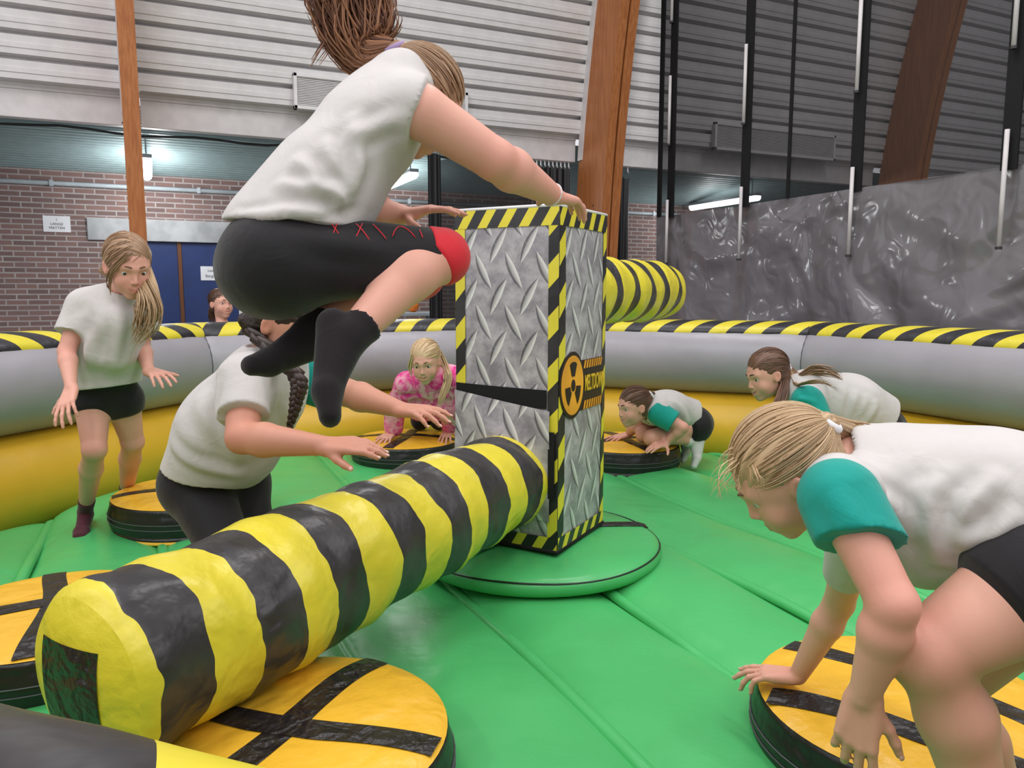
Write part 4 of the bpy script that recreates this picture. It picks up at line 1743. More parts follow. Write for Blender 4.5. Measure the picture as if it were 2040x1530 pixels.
def hair_cap(H, parent, m, tie, h=0.004, line=0.052, thick=1.0, strands_n=230, seed=3, low=-0.052, name='hair', part=False, ears=True, vmax=1.0):
    """hair lying on the skull and drawn back to the tie point (head-local)"""
    F = Field(h)
    e = lambda c, r, k=0.006, op='add': F.ell(H.w(*c), A_(r) * H.s, H.M, k * H.s, op)
    F.ell(H.w(0, -0.020, 0.036), A_((0.0775, 0.0945, 0.0855)) * H.s * thick, H.M, 0)
    F.ell(H.w(0, -0.050, -0.030), A_((0.056, 0.050, 0.045)) * H.s * thick, H.M, 0.02 * H.s)
    t = A_(tie)
    F.cap(H.w(*(t * 0.75)), H.w(*t), 0.034 * H.s, 0.014 * H.s, 0.03 * H.s)
    # face opening
    F.ell(H.w(0, 0.088, line - 0.088), A_((0.066, 0.068, 0.088)) * H.s, H.M, 0.008 * H.s, 'sub')
    F.ell(H.w(0, 0.060, -0.060), A_((0.085, 0.062, 0.062)) * H.s, H.M, 0.008 * H.s, 'sub')
    if ears:
        for sx in (-1, 1):
            F.ell(H.w(sx * 0.086, -0.004, -0.012), A_((0.028, 0.025, 0.036)) * H.s, H.M, 0.006 * H.s, 'sub')
    F.ell(H.w(0, 0.0, low - 0.1), A_((0.2, 0.2, 0.1)) * H.s, H.M, 0.006 * H.s, 'sub')
    V, Fc = F.mesh()
    q = H.loc(V)
    ax = nrm_(t)
    a1 = nrm_(np.cross(ax, (1, 0.01, 0)))
    a2 = np.cross(ax, a1)
    phi = np.arctan2(q @ a1, q @ a2)
    rg = np.random.default_rng(seed)
    tab = rg.uniform(0, 1, 180)
    g = np.interp((phi + math.pi) / (2 * math.pi) * 180, np.arange(180), tab)
    g2 = np.interp((phi + math.pi) / (2 * math.pi) * 60, np.arange(60), tab[:60])
    N = vnormals(V, Fc)
    V = V + N * ((g - 0.5) * 0.0035 + (g2 - 0.5) * 0.004)[:, None] * H.s
    cap = obj(name, V, Fc, m, parent, attrs={'strand': np.clip(0.6 * g + 0.4 * g2, 0, 1) * vmax})
    # combed strands from the hairline to the tie
    paths, rads = [], []
    td = nrm_(t - A_((0, -0.02, 0.036)))
    b1 = nrm_(np.cross(td, (1, 0.01, 0)))
    b2 = np.cross(td, b1)
    for i in range(strands_n):
        th = rg.uniform(0, 2 * math.pi)
        el = rg.uniform(0.9, 2.5)
        d0 = nrm_(td * math.cos(el) + (b1 * math.sin(th) + b2 * math.cos(th)) * math.sin(el))
        p0 = A_((0, -0.02, 0.036)) + d0 * A_((0.078, 0.095, 0.086)) * thick
        # keep to the hair area
        inface = ((p0 - A_((0, 0.088, line - 0.088))) / A_((0.066, 0.068, 0.088)))
        if (inface ** 2).sum() < 1 or p0[2] < low + 0.01 or (p0[1] > -0.028 and p0[2] < 0.022):
            continue
        om = math.acos(np.clip(d0 @ td, -1, 1))
        pts = []
        lift = rg.uniform(0.99, 1.03) * thick
        for k in range(13):
            x = k / 12
            dd = (math.sin((1 - x) * om) * d0 + math.sin(x * om) * td) / math.sin(om)
            rr = A_((0.0785, 0.0955, 0.0865)) * lift
            p = A_((0, -0.02, 0.036)) + dd * rr
            if x > 0.8:
                p = p + (t - p) * ((x - 0.8) / 0.2) ** 1.5
            if ears and abs(p[0]) > 0.058 and ((p[1] + 0.004) / 0.024) ** 2 + ((p[2] + 0.010) / 0.034) ** 2 < 1:
                pts = None
                break
            pts.append(H.w(*p))
        if pts is None:
            continue
        paths.append((np.array(pts), rg.uniform(0.2, 1.0) * vmax))
        rads.append(0.0019 * H.s * rg.uniform(0.6, 1.2))
    if paths:
        V, F2, S = strands(paths, rads, sides=4)
        obj('combed_strands', V, F2, m, cap, attrs={'strand': S})
    return cap


def tie_ring(H, parent, tie, m, r=0.017, tube=0.006):
    c = H.w(*tie)
    ax = H.M @ nrm_(tie)
    a = nrm_(np.cross(ax, (0.2, 0.3, 0.9)))
    b = np.cross(ax, a)
    pts = [Vector(c + (a * math.cos(2 * math.pi * i / 18) + b * math.sin(2 * math.pi * i / 18)) * r * H.s) for i in range(19)]
    return MB().tube(pts, tube * H.s, 8, cap=False).build('hair_tie', m, parent, smooth=True)


# ------------------------------------------------------------------ limbs and clothing blocks
def torso_field(F, J, b, fr, belly=1.0):
    pel, che, nk = A_(J['pel']), A_(J['che']), A_(J['nk'])
    mid = (pel + che) / 2
    F.acap(pel, mid, 0.112 * b * belly, 0.105 * b * belly, fr, 0.74, 0.0)
    F.acap(mid, che, 0.105 * b * belly, 0.120 * b, fr, 0.72, 0.03)
    F.cap(J['sh_r'], J['sh_l'], 0.042 * b, 0.042 * b, 0.05)
    F.cap(che, nk, 0.075 * b, 0.050 * b, 0.04)
    F.cap(J['hip_r'], J['hip_l'], 0.082 * b * belly, None, 0.04)


def arm_field(F, sh, el, wr, b, fat=1.0):
    F.cap(sh, el, 0.041 * b * fat, 0.033 * b * fat, 0.025)
    el, wr = A_(el), A_(wr)
    m = el + (wr - el) * 0.28
    F.cap(el, m, 0.032 * b * fat, 0.035 * b * fat, 0.012)
    F.cap(m, wr, 0.035 * b * fat, 0.0215 * b * (0.5 + 0.5 * fat), 0.012)


def leg_field(F, hip, kn, an, back, b, fat=1.0):
    hip, kn, an = A_(hip), A_(kn), A_(an)
    F.cap(hip, kn, 0.080 * b * fat, 0.050 * b * fat, 0.03)
    F.ell(kn, A_((0.049, 0.049, 0.049)) * b * fat, None, 0.015)
    cf = kn + (an - kn) * 0.30 + nrm_(back) * 0.014 * b
    F.cap(kn, cf, 0.044 * b * fat, 0.050 * b * fat, 0.02)
    F.cap(cf, an, 0.050 * b * fat, 0.030 * b * fat, 0.02)


def foot_field(F, an, toe, up, b, grow=0.0, k=0.012):
    """toe: tip of the foot; up: towards the instep"""
    an, toe = A_(an), A_(toe)
    d = nrm_(toe - an)
    up = nrm_(A_(up))
    heel = an - d * 0.035 * b - up * 0.035 * b
    ball = an + (toe - an) * 0.68 - up * 0.030 * b
    F.cap(heel, ball, 0.028 * b + grow, 0.024 * b + grow, k)
    F.cap(an, ball, 0.030 * b + grow, 0.020 * b + grow, k)
    side = np.cross(d, up)
    for s_ in (-0.6, 0, 0.6):
        F.cap(ball + side * 0.026 * b * s_, toe + side * 0.020 * b * s_ - up * 0.02 * b, 0.019 * b + grow, 0.014 * b + grow, k)


def sock(parent, m, an, kn, toe, up, b, length, h=0.005, name='sock', fat=1.0):
    F = Field(h)
    an, kn = A_(an), A_(kn)
    top = an + nrm_(kn - an) * length
    F.cap(an, an + nrm_(kn - an) * (length + 0.03), 0.033 * b * fat, 0.040 * b * fat, 0.0, clip=[(top, kn - an)])
    foot_field(F, an, toe, up, b, 0.003)
    V, Fc = F.mesh()
    V = V + vnormals(V, Fc) * (vnoise(V, 60, 5) * 0.0004)[:, None]
    return obj(name, V, Fc, m, parent)


def folds(V, F, specs, noise_amp=0.003, noise_sc=22, seed=1, stretch=None):
    """cloth folds: long soft ridges (a, b, width, height) plus drifting wrinkles"""
    N = vnormals(V, F)
    disp = vnoise(V if stretch is None else V @ stretch, noise_sc, seed) * noise_amp
    for a, b, w, hgt in specs:
        # lay the fold on the cloth: snap points of the line to the nearest surface
        pl = [A_(a) + (A_(b) - A_(a)) * i / 7 for i in range(8)]
        pl = [V[np.argmin(((V - p) ** 2).sum(1))] for p in pl]
        pl = [pl[0]] + [(pl[i - 1] + 2 * pl[i] + pl[i + 1]) / 4 for i in range(1, 7)] + [pl[7]]
        d = np.full(len(V), 9.0)
        t = np.zeros(len(V))
        for i in range(7):
            ba = pl[i + 1] - pl[i]
            u = np.clip(((V - pl[i]) @ ba) / (ba @ ba + 1e-9), 0, 1)
            q = V - pl[i] - u[:, None] * ba
            di = np.sqrt((q * q).sum(1))
            t = np.where(di < d, (i + u) / 7, t)
            d = np.minimum(d, di)
        prof = np.exp(-(d / w) ** 2) - 0.6 * np.exp(-((d - 1.9 * w) / (0.9 * w)) ** 2)
        disp = disp + hgt * prof * np.sin(np.pi * np.clip(t * 0.9 + 0.05, 0, 1)) ** 0.5
    return V + N * disp[:, None]


def skin_object(F, H, J, mat, parent, red=(), name='body', lipw=1.0):
    V, Fc = F.mesh()
    V = relax(V, Fc, 1, 0.35)
    lip, bl = head_attrs(H, V, lipw) if H is not None else (np.zeros(len(V)), np.zeros(len(V)))
    for p, r, a in red:
        bl = bl + a * np.exp(-(((V - A_(p)) ** 2).sum(1)) / (r * r))
    return obj(name, V, Fc, mat, parent, attrs={'lip': lip, 'blush': np.clip(bl, 0, 0.9)})

# ================================================================== the children
def person(name_label, base):
    return thing('person', name_label, 'person', base)


def vdir(X, Y, z):
    return A_(v2w(X, Y, z))


def cloth(F, parent, m, name, spec=(), amp=0.003, sc_=22, seed=1, rel=1, label=None):
    V, Fc = F.mesh()
    V = folds(V, Fc, spec, amp, sc_, seed)
    if rel:
        V = relax(V, Fc, rel, 0.4)
    return obj(name, V, Fc, m, parent, label=label)


def mid(a, b, t=0.5):
    return A_(a) + (A_(b) - A_(a)) * t


# ------------------------------------------------------------------ the jumping girl
def jumper():
    p = person('girl leaping over the arm, knees tucked, white shirt and black shorts with red cuff', at(560, 620, 1.52))
    J = dict(pel=at(560, 508, 1.55), che=at(715, 285, 1.62), nk=at(800, 172, 1.66),
             hip_r=at(550, 522, 1.49), hip_l=at(572, 516, 1.63), kn_r=at(880, 512, 1.60), kn_l=at(835, 545, 1.74),
             an_r=at(697, 672, 1.44), an_l=at(618, 662, 1.58),
             sh_r=at(838, 222, 1.54), sh_l=at(778, 252, 1.80), el_r=at(985, 318, 1.60), wr_r=at(1100, 388, 1.76),
             el_l=at(716, 420, 1.84), wr_l=at(800, 428, 1.86))
    fr = vdir(0.75, 0.25, -0.62)
    b = 1.02
    H = HeadFrame(at(838, 208, 1.70), vdir(0.70, 0.32, -0.64), vdir(0.57, 0.12, 0.76), 0.94)
    F = Field(0.005)
    torso_field(F, J, b * 0.90, fr)
    for s in 'rl':
        arm_field(F, J['sh_' + s], J['el_' + s], J['wr_' + s], b, 1.25)
        leg_field(F, J['hip_' + s], J['kn_' + s], J['an_' + s], vdir(-0.5, -0.2, 0.6), b)
    foot_field(F, J['an_r'], at(680, 822, 1.36), vdir(0.9, 0.3, 0.2), b)
    foot_field(F, J['an_l'], at(508, 708, 1.50), vdir(0.2, 0.3, 0.9), b)
    F.cap(J['nk'], H.w(0, -0.03, -0.045), 0.043 * b, 0.040, 0.02)
    head_field(F, H, 'closed')
    hand_field(F, J['wr_r'], A_(at(1160, 402, 1.86)) - A_(at(1100, 388, 1.76)), vdir(0.2, -0.2, 1), -1, 0.86, curl=(14, 20, 14), spread=5)
    hand_field(F, J['wr_l'], A_(at(860, 416, 1.84)) - A_(at(800, 428, 1.86)), vdir(0.0, -0.25, 1), 1, 0.86, curl=(8, 12, 8), spread=4)
    skin_object(F, H, J, SKIN['rosy'], p, [(J['el_r'], 0.06, 0.45), (J['kn_r'], 0.07, 0.4), (J['wr_r'], 0.12, 0.3)])
    face_parts(H, p, 'closed')
    tie = (0.0, -0.118, 0.050)
    hair_cap(H, p, HAIR['lightbrown'], tie, 0.004, strands_n=330)
    tie_ring(H, p, tie, MAT['tie'], 0.018, 0.008)
    T = H.w(*tie)
    lock([T, at(738, 110, 1.72), at(712, 66, 1.72), at(694, -20, 1.71), at(700, -120, 1.70)], 520, [0.016, 0.05, 0.074, 0.085, 0.055], 0.0036, p, HAIR['auburn'], seed=4, tip=0.5, curl=0.10)
    lock([T, at(728, 90, 1.74), at(690, 50, 1.73), at(655, -5, 1.72), at(640, -70, 1.71)], 160, [0.014, 0.04, 0.05, 0.05, 0.03], 0.0034, p, HAIR['auburn'], 'ponytail', seed=5, tip=0.5, curl=0.15)
    lock([T, at(725, 95, 1.74), at(672, 60, 1.72), at(650, 90, 1.71), at(620, 135, 1.70)], 26, [0.012, 0.03, 0.022, 0.016, 0.01], 0.0026, p, HAIR['auburn'], 'ponytail', seed=6, tip=0.6, curl=0.2)
    lock([T, at(748, 95, 1.73), at(756, 40, 1.72), at(748, -30, 1.72)], 140, [0.014, 0.03, 0.036, 0.03], 0.0036, p, HAIR['auburn'], 'ponytail', seed=9, tip=0.5, curl=0.3)
    # shirt
    F = Field(0.005)
    wst = mid(J['pel'], J['che'], 0.12)
    hemc = A_(at(590, 450, 1.57))
    axis = nrm_(A_(J['che']) - A_(J['pel']))
    hemn = vdir(-0.05, 0.0, -1.0)
    F.acap(at(565, 478, 1.56), at(645, 378, 1.60), 0.150, 0.146, fr, 0.80, 0.0, clip=[(hemc, hemn)])
    F.acap(at(645, 378, 1.60), at(732, 266, 1.64), 0.146, 0.148, fr, 0.63, 0.03)
    F.cap(at(645, 415, 1.60), at(690, 320, 1.64), 0.075, 0.078, 0.05, clip=[(hemc, hemn)])
    F.cap(at(735, 262, 1.64), J['nk'], 0.10, 0.072, 0.04)
    sl_e = mid(J['sh_r'], J['el_r'], -0.10)
    sl_d = A_(J['el_r']) - A_(J['sh_r']) + A_(vdir(0.05, 0, 0.0))
    F.cap(J['sh_r'], J['sh_l'], 0.064, 0.064, 0.05, clip=[(sl_e, sl_d)])
    F.cap(mid(J['sh_r'], J['sh_l'], 0.12), mid(J['sh_r'], J['el_r'], 0.35), 0.066, 0.062, 0.03, clip=[(sl_e, sl_d)])
    F.cap(J['sh_l'], mid(J['sh_l'], J['el_l'], 0.45), 0.060, 0.058, 0.03)
    F.cap(mid(J['nk'], H.w(0, -0.03, -0.05), 0.2), H.w(0, -0.03, -0.05), 0.052, 0.055, 0.008, 'sub')
    g = at
    spec = [(g(590, 318, 1.46), g(690, 405, 1.44), 0.014, 0.011), (g(652, 284, 1.46), g(705, 405, 1.44), 0.015, 0.013),
            (g(705, 235, 1.48), g(716, 400, 1.46), 0.016, 0.012), (g(500, 425, 1.42), g(660, 420, 1.43), 0.010, 0.008),
            (g(560, 365, 1.44), g(680, 378, 1.43), 0.013, 0.010), (g(680, 372, 1.43), g(706, 425, 1.44), 0.010, 0.010),
            (g(790, 240, 1.48), g(700, 265, 1.47), 0.014, 0.009), (g(740, 300, 1.47), g(722, 400, 1.46), 0.014, 0.009),
            (g(440, 428, 1.42), g(560, 440, 1.42), 0.009, 0.006)]
    cloth(F, p, MAT['shirt'], 'shirt', spec, 0.004, 16, 3, 4)
    # shorts to the knee
    F = Field(0.005)
    F.cap(J['hip_r'], J['hip_l'], 0.096, None, 0.0)
    F.acap(J['pel'], mid(J['pel'], J['che'], 0.12), 0.122, 0.112, fr, 0.85, 0.03)
    F.ell(at(535, 540, 1.56), (0.095, 0.112, 0.084), None, 0.05)
    for s in 'rl':
        F.cap(J['hip_' + s], J['kn_' + s], 0.094, 0.058, 0.03, clip=[(mid(J['hip_' + s], J['kn_' + s], 0.97), A_(J['kn_' + s]) - A_(J['hip_' + s]))])
    so = cloth(F, p, MAT['shorts'], 'shorts', [(g(600, 470, 1.42), g(760, 480, 1.46), 0.02, 0.006)], 0.002, 26, 2)
    F = Field(0.005)
    for s in 'rl':
        a, c = J['hip_' + s], J['kn_' + s]
        sh_ = nrm_(A_(J['an_' + s]) - A_(c))
        F.cap(mid(a, c, 0.88), mid(a, c, 1.0), 0.0655, 0.0600, 0.0, clip=[(A_(c) + sh_ * 0.030, sh_), (mid(a, c, 0.92), A_(a) - A_(c))])
    cloth(F, so, MAT['red'], 'cuff', (), 0.001, label='red knee cuff')
    # red scribbled print on the thigh
    prt = MAT['red']
    a, c = A_(J['hip_r']), A_(J['kn_r'])
    ax = nrm_(c - a)
    upv = nrm_(vdir(0, -0.25, 1) - ax * (vdir(0, -0.25, 1) @ ax))
    sdv = nrm_(np.cross(ax, upv))
    if sdv @ vdir(0, -1, 0) < 0:
        sdv = -sdv

    def on_thigh(u, ang):
        r = 0.094 + (0.058 - 0.094) * u + 0.002
        return Vector(a + (c - a) * u + (upv * math.cos(ang) + sdv * math.sin(ang)) * r)

    for u0, u1, a0, a1, bend in ((0.30, 0.36, 0.9, 0.3, 0.0), (0.36, 0.31, 0.9, 0.4, 0), (0.44, 0.50, 0.85, 0.3, 0.02), (0.52, 0.46, 0.9, 0.35, 0), (0.56, 0.62, 0.3, 0.85, 0.01),
                                 (0.66, 0.80, 0.75, 0.75, -0.45), (0.84, 0.845, 0.4, 0.75, 0)):
        mb = MB().tube([on_thigh(u0 + (u1 - u0) * q, a0 + (a1 - a0) * q + bend * math.sin(math.pi * q)) for q in [i / 8 for i in range(9)]], 0.0011, 5)
        mb.build('printed_scribble', prt, so, smooth=True, label='thin red scribble print')
    sock(p, MAT['sock_dark'], J['an_r'], J['kn_r'], at(680, 822, 1.36), vdir(0.9, 0.3, 0.2), b, 0.045)
    sock(p, MAT['sock_dark'], J['an_l'], J['kn_l'], at(508, 708, 1.50), vdir(0.2, 0.3, 0.9), b, 0.05)
    # bracelet
    w = A_(J['wr_r'])
    d = nrm_(w - A_(J['el_r']))
    x1 = nrm_(np.cross(d, (0, 0, 1)))
    x2 = np.cross(d, x1)
    MB().tube([Vector(w + (x1 * math.cos(q) + x2 * math.sin(q)) * 0.0245) for q in [2 * math.pi * i / 20 for i in range(21)]], 0.003, 6, cap=False).build('bracelet', MAT['offwhite'], p, smooth=True)
    return p


jumper()


# ------------------------------------------------------------------ girl standing at the left wall
def stander():
    foot_r, foot_l = atz(172, 1052, -0.02), v2w(-2.07, 4.02, -0.02)
    p = person('fair haired girl standing by the left wall, arms low, dark red socks', (foot_r.x, foot_r.y, 0.0))
    b = 1.06
    J = dict(pel=at(210, 775, 3.47), che=at(215, 660, 3.38), nk=at(243, 585, 3.34), hip_r=at(184, 798, 3.45), hip_l=at(243, 796, 3.52),
             kn_r=at(188, 895, 3.36), kn_l=at(264, 880, 3.58), sh_r=at(163, 610, 3.33), sh_l=at(282, 606, 3.50),
             el_r=at(133, 700, 3.25), wr_r=at(142, 772, 3.13), el_l=at(283, 690, 3.50), wr_l=at(296, 738, 3.36))
    J['an_r'] = A_(foot_r) + A_((0, 0, 0.085))
    J['an_l'] = A_(foot_l) + A_((0, 0, 0.085))
    fr = vdir(0.55, -0.8, -0.1)
    H = HeadFrame(at(256, 532, 3.27), vdir(0.62, -0.70, -0.38), vdir(0.12, -0.15, 1), 1.16)
    F = Field(0.0055)
    torso_field(F, J, b * 0.98, fr)
    for s in 'rl':
        arm_field(F, J['sh_' + s], J['el_' + s], J['wr_' + s], b)
        leg_field(F, J['hip_' + s], J['kn_' + s], J['an_' + s], -fr, b, 0.93)
    toe_r = A_(foot_r) + vdir(0.05, -0.15, 0) + A_((0, 0, 0.028))
    toe_l = A_(foot_l) + vdir(0.09, -0.12, 0) + A_((0, 0, 0.028))
    foot_field(F, J['an_r'], toe_r, (0, 0, 1), b)
    foot_field(F, J['an_l'], toe_l, (0, 0, 1), b)
    F.cap(J['nk'], H.w(0, -0.03, -0.045), 0.045, 0.042, 0.02)
    head_field(F, H, 'closed')
    hand_field(F, J['wr_r'], A_(at(124, 828, 3.02)) - A_(J['wr_r']), vdir(-0.1, -0.9, 0.3), 1, 0.98, curl=(10, 16, 10), spread=8, thumb_out=0.6)
    hand_field(F, J['wr_l'], A_(at(345, 756, 3.20)) - A_(J['wr_l']), vdir(0.1, -0.3, 1), -1, 0.98, curl=(14, 18, 12), spread=8)
    skin_object(F, H, J, SKIN['rosy'], p, [(J['el_r'], 0.07, 0.35), (J['kn_r'], 0.08, 0.4), (J['kn_l'], 0.08, 0.4)])
    face_parts(H, p, 'closed', (0.1, 1, -0.15), HAIR['lightbrown'])
    tie = (0.07, -0.055, -0.035)
    hair_cap(H, p, HAIR['lightbrown'], tie, 0.005, strands_n=200, ears=False, vmax=1.0)
    T = H.w(*tie)
    g = at
    lock([H.w(-0.05, -0.03, -0.03), g(290, 580, 3.24), g(295, 615, 3.22), g(285, 655, 3.22), g(262, 690, 3.23)], 110, [0.03, 0.045, 0.058, 0.05, 0.02], 0.0036, p, HAIR['blonde'], 'loose_hair', seed=11, tip=0.6, curl=0.2, vmax=0.7)
    lock([H.w(-0.06, 0.0, 0.0), g(300, 575, 3.26), g(306, 620, 3.25), g(298, 650, 3.25)], 40, [0.02, 0.03, 0.03, 0.012], 0.004, p, HAIR['blonde'], 'loose_hair', seed=12, tip=0.6, curl=0.2)
    lock([H.w(0.03, 0.075, 0.075), H.w(0.066, 0.060, 0.02), H.w(0.074, 0.035, -0.04), H.w(0.066, 0.03, -0.10)], 16, [0.01, 0.012, 0.012, 0.006], 0.003, p, HAIR['lightbrown'], 'loose_hair', seed=13, tip=0.6)
    # shirt
    F = Field(0.0055)
    hemc, hemn = g(211, 766, 3.44), vdir(0.05, 0.05, -1)
    F.acap(g(212, 780, 3.44), g(210, 690, 3.42), 0.150, 0.150, fr, 0.78, 0.0, clip=[(hemc, hemn)])
    F.acap(g(210, 690, 3.42), g(222, 630, 3.38), 0.152, 0.150, fr, 0.86, 0.04)
    F.cap(g(225, 700, 3.33), g(232, 640, 3.30), 0.09, 0.09, 0.05)
    F.cap(mid(J['sh_r'], J['sh_l'], 0.08), mid(J['sh_r'], J['sh_l'], 0.92), 0.062, 0.062, 0.05)
    F.cap(g(222, 630, 3.38), J['nk'], 0.09, 0.066, 0.04)
    for s, tt in (('r', 0.62), ('l', 0.62)):
        d = A_(J['el_' + s]) - A_(J['sh_' + s])
        F.cap(J['sh_' + s], mid(J['sh_' + s], J['el_' + s], 0.85), 0.064, 0.078, 0.04, clip=[(mid(J['sh_' + s], J['el_' + s], tt), d)])
    F.cap(mid(J['nk'], H.w(0, -0.03, -0.05), 0.15), H.w(0, -0.03, -0.05), 0.058, 0.06, 0.008, 'sub')
    spec = [(g(165, 640, 3.25), g(180, 730, 3.25), 0.028, 0.014), (g(235, 620, 3.25), g(238, 750, 3.28), 0.02, 0.010), (g(205, 650, 3.25), g(165, 745, 3.28), 0.026, 0.012), (g(262, 650, 3.3), g(262, 750, 3.3), 0.02, 0.01)]
    cloth(F, p, MAT['shirt'], 'shirt', spec, 0.004, 15, 4, 2)
    F = Field(0.0055)
    F.cap(J['hip_r'], J['hip_l'], 0.092 * b, None, 0.0)
    F.acap(J['pel'], mid(J['pel'], J['che'], 0.3), 0.118 * b, 0.11 * b, fr, 0.8, 0.03)
    for s in 'rl':
        F.cap(J['hip_' + s], J['kn_' + s], 0.086 * b, 0.066 * b, 0.012, clip=[(mid(J['hip_' + s], J['kn_' + s], 0.24), A_(J['kn_' + s]) - A_(J['hip_' + s]))])
    cloth(F, p, MAT['shorts'], 'shorts', (), 0.0015)
    sock(p, MAT['sock_red'], J['an_r'], J['kn_r'], toe_r, (0, 0, 1), b, 0.115, fat=0.95)
    sock(p, MAT['sock_red'], J['an_l'], J['kn_l'], toe_l, (0, 0, 1), b, 0.115, fat=0.95)
    return p


stander()


# ------------------------------------------------------------------ girl leaning forward behind the near arm
def leaner():
    b, ft = 1.12, 1.22
    fl, frt = v2w(-1.05, 2.58, -0.02), v2w(-0.90, 2.76, -0.02)
    p = person('dark braided girl in black leggings stooping with both hands over the arm', (fl.x, fl.y, 0))
    g = at
    J = dict(pel=g(418, 945, 2.56), che=g(500, 790, 2.42), nk=g(560, 705, 2.40), hip_r=g(392, 965, 2.50), hip_l=g(468, 965, 2.62),
             sh_r=g(490, 762, 2.26), sh_l=g(590, 745, 2.54), el_r=g(482, 872, 2.12), wr_r=g(646, 888, 2.02), el_l=g(690, 782, 2.50), wr_l=g(795, 815, 2.40))
    J['kn_r'] = A_(g(462, 1120, 2.28))
    J['kn_l'] = A_(g(512, 1110, 2.48))
    J['an_r'] = A_(fl) + A_((0, 0, 0.085))
    J['an_l'] = A_(frt) + A_((0, 0, 0.085))
    fr = vdir(0.82, -0.25, -0.5)
    H = HeadFrame(g(562, 652, 2.38), vdir(0.80, -0.15, -0.55), vdir(0.55, 0.0, 0.83), 1.12)
    F = Field(0.0055)
    torso_field(F, J, b, fr, 1.12)
    for s in 'rl':
        arm_field(F, J['sh_' + s], J['el_' + s], J['wr_' + s], b, ft)
        leg_field(F, J['hip_' + s], J['kn_' + s], J['an_' + s], vdir(-0.8, 0.3, 0), b, 1.05)
    toe_r, toe_l = A_(fl) + vdir(0.14, -0.07, 0.02), A_(frt) + vdir(0.14, -0.07, 0.02)
    foot_field(F, J['an_r'], toe_r, (0, 0, 1), b)
    foot_field(F, J['an_l'], toe_l, (0, 0, 1), b)
    F.cap(J['nk'], H.w(0, -0.03, -0.045), 0.052, 0.046, 0.02)
    head_field(F, H, 'closed')
    t1 = hand_field(F, J['wr_r'], A_(g(748, 886, 1.97)) - A_(J['wr_r']), vdir(0.05, -0.45, 1), 1, 0.98, curl=(4, 14, 10), spread=3, fat=1.12, thumb_out=0.45)
    t2 = hand_field(F, J['wr_l'], A_(g(885, 822, 2.30)) - A_(J['wr_l']), vdir(0.05, -0.3, 1), -1, 0.98, curl=(8, 16, 10), spread=6, fat=1.1, thumb_out=0.5)
    skin_object(F, H, J, SKIN['tan'], p, [(J['el_r'], 0.08, 0.5), (J['wr_r'], 0.16, 0.3), (J['wr_l'], 0.14, 0.25)])
    nails(t1 + t2, p, MAT['nail'])
    face_parts(H, p, 'closed', (0, 1, -0.1), HAIR['dark'])
    tie = (0.045, -0.085, -0.035)
    hair_cap(H, p, HAIR['dark'], tie, 0.005, strands_n=180, vmax=0.8)
    T = H.w(*tie)
    # braid falling forward of the near shoulder
    C = catmull([H.w(0.060, -0.05, -0.045), g(588, 745, 2.22), g(590, 800, 2.20), g(575, 858, 2.20)], 44)
    paths, rads = [], []
    for s_ in range(3):
        ph = s_ * 2 * math.pi / 3
        pts = []
        for i in range(45):
            q = i / 44
            r = 0.017 * (1 - 0.6 * q)
            pts.append(C[i] + vdir(1, 0, 0) * r * math.sin(ph + q * 30) + vdir(0, -1, 0) * r * 0.6 * math.sin(2 * (ph + q * 30)))
        paths.append((np.array(pts), 0.4 + 0.2 * s_))
        rads.append(0.0165)
    V, F2, S = strands(paths, rads, sides=8)
    obj('braid', V, F2, HAIR['dark'], p, attrs={'strand': S})
    # shirt: white with one teal sleeve
    F = Field(0.0055)
    hemc, hemn = g(432, 938, 2.5), vdir(-0.17, 0.1, -1)
    F.acap(g(420, 955, 2.54), g(462, 850, 2.46), 0.182, 0.182, fr, 0.86, 0.0, clip=[(hemc, hemn)])
    F.acap(g(462, 850, 2.46), g(520, 765, 2.42), 0.180, 0.150, fr, 0.82, 0.04)
    F.cap(g(485, 900, 2.44), g(545, 800, 2.40), 0.10, 0.095, 0.06, clip=[(hemc, hemn)])
    F.cap(mid(J['sh_r'], J['sh_l'], 0.06), mid(J['sh_r'], J['sh_l'], 0.94), 0.075, 0.075, 0.05)
    F.cap(g(520, 765, 2.42), J['nk'], 0.11, 0.075, 0.04)
    d = A_(J['el_r']) - A_(J['sh_r'])
    F.cap(J['sh_r'], mid(J['sh_r'], J['el_r'], 0.8), 0.080, 0.074, 0.04, clip=[(mid(J['sh_r'], J['el_r'], 0.64), d)])
    F.cap(mid(J['nk'], H.w(0, -0.03, -0.05), 0.15), H.w(0, -0.03, -0.05), 0.06, 0.062, 0.008, 'sub')
    spec = [(g(400, 800, 2.3), g(470, 900, 2.3), 0.03, 0.014), (g(450, 790, 2.25), g(480, 920, 2.3), 0.025, 0.014), (g(540, 790, 2.25), g(520, 900, 2.3), 0.028, 0.013), (g(360, 880, 2.35), g(470, 935, 2.35), 0.02, 0.010), (g(430, 770, 2.2), g(450, 830, 2.18), 0.016, 0.008)]
    sh = cloth(F, p, MAT['shirt'], 'shirt', spec, 0.004, 15, 7, 2)
    F = Field(0.0055)
    d = A_(J['el_l']) - A_(J['sh_l'])
    F.cap(mid(J['sh_l'], J['sh_r'], 0.03), mid(J['sh_l'], J['el_l'], 1.0), 0.082, 0.078, 0.0, clip=[(mid(J['sh_l'], J['el_l'], 0.80), d)])
    cloth(F, sh, MAT['teal'], 'sleeve', (), 0.004, 22, 3, label='teal sleeve')
    F = Field(0.0055)
    F.cap(J['hip_r'], J['hip_l'], 0.108 * b, None, 0.0)
    F.acap(J['pel'], mid(J['pel'], J['che'], 0.25), 0.135 * b, 0.128 * b, fr, 0.85, 0.03)
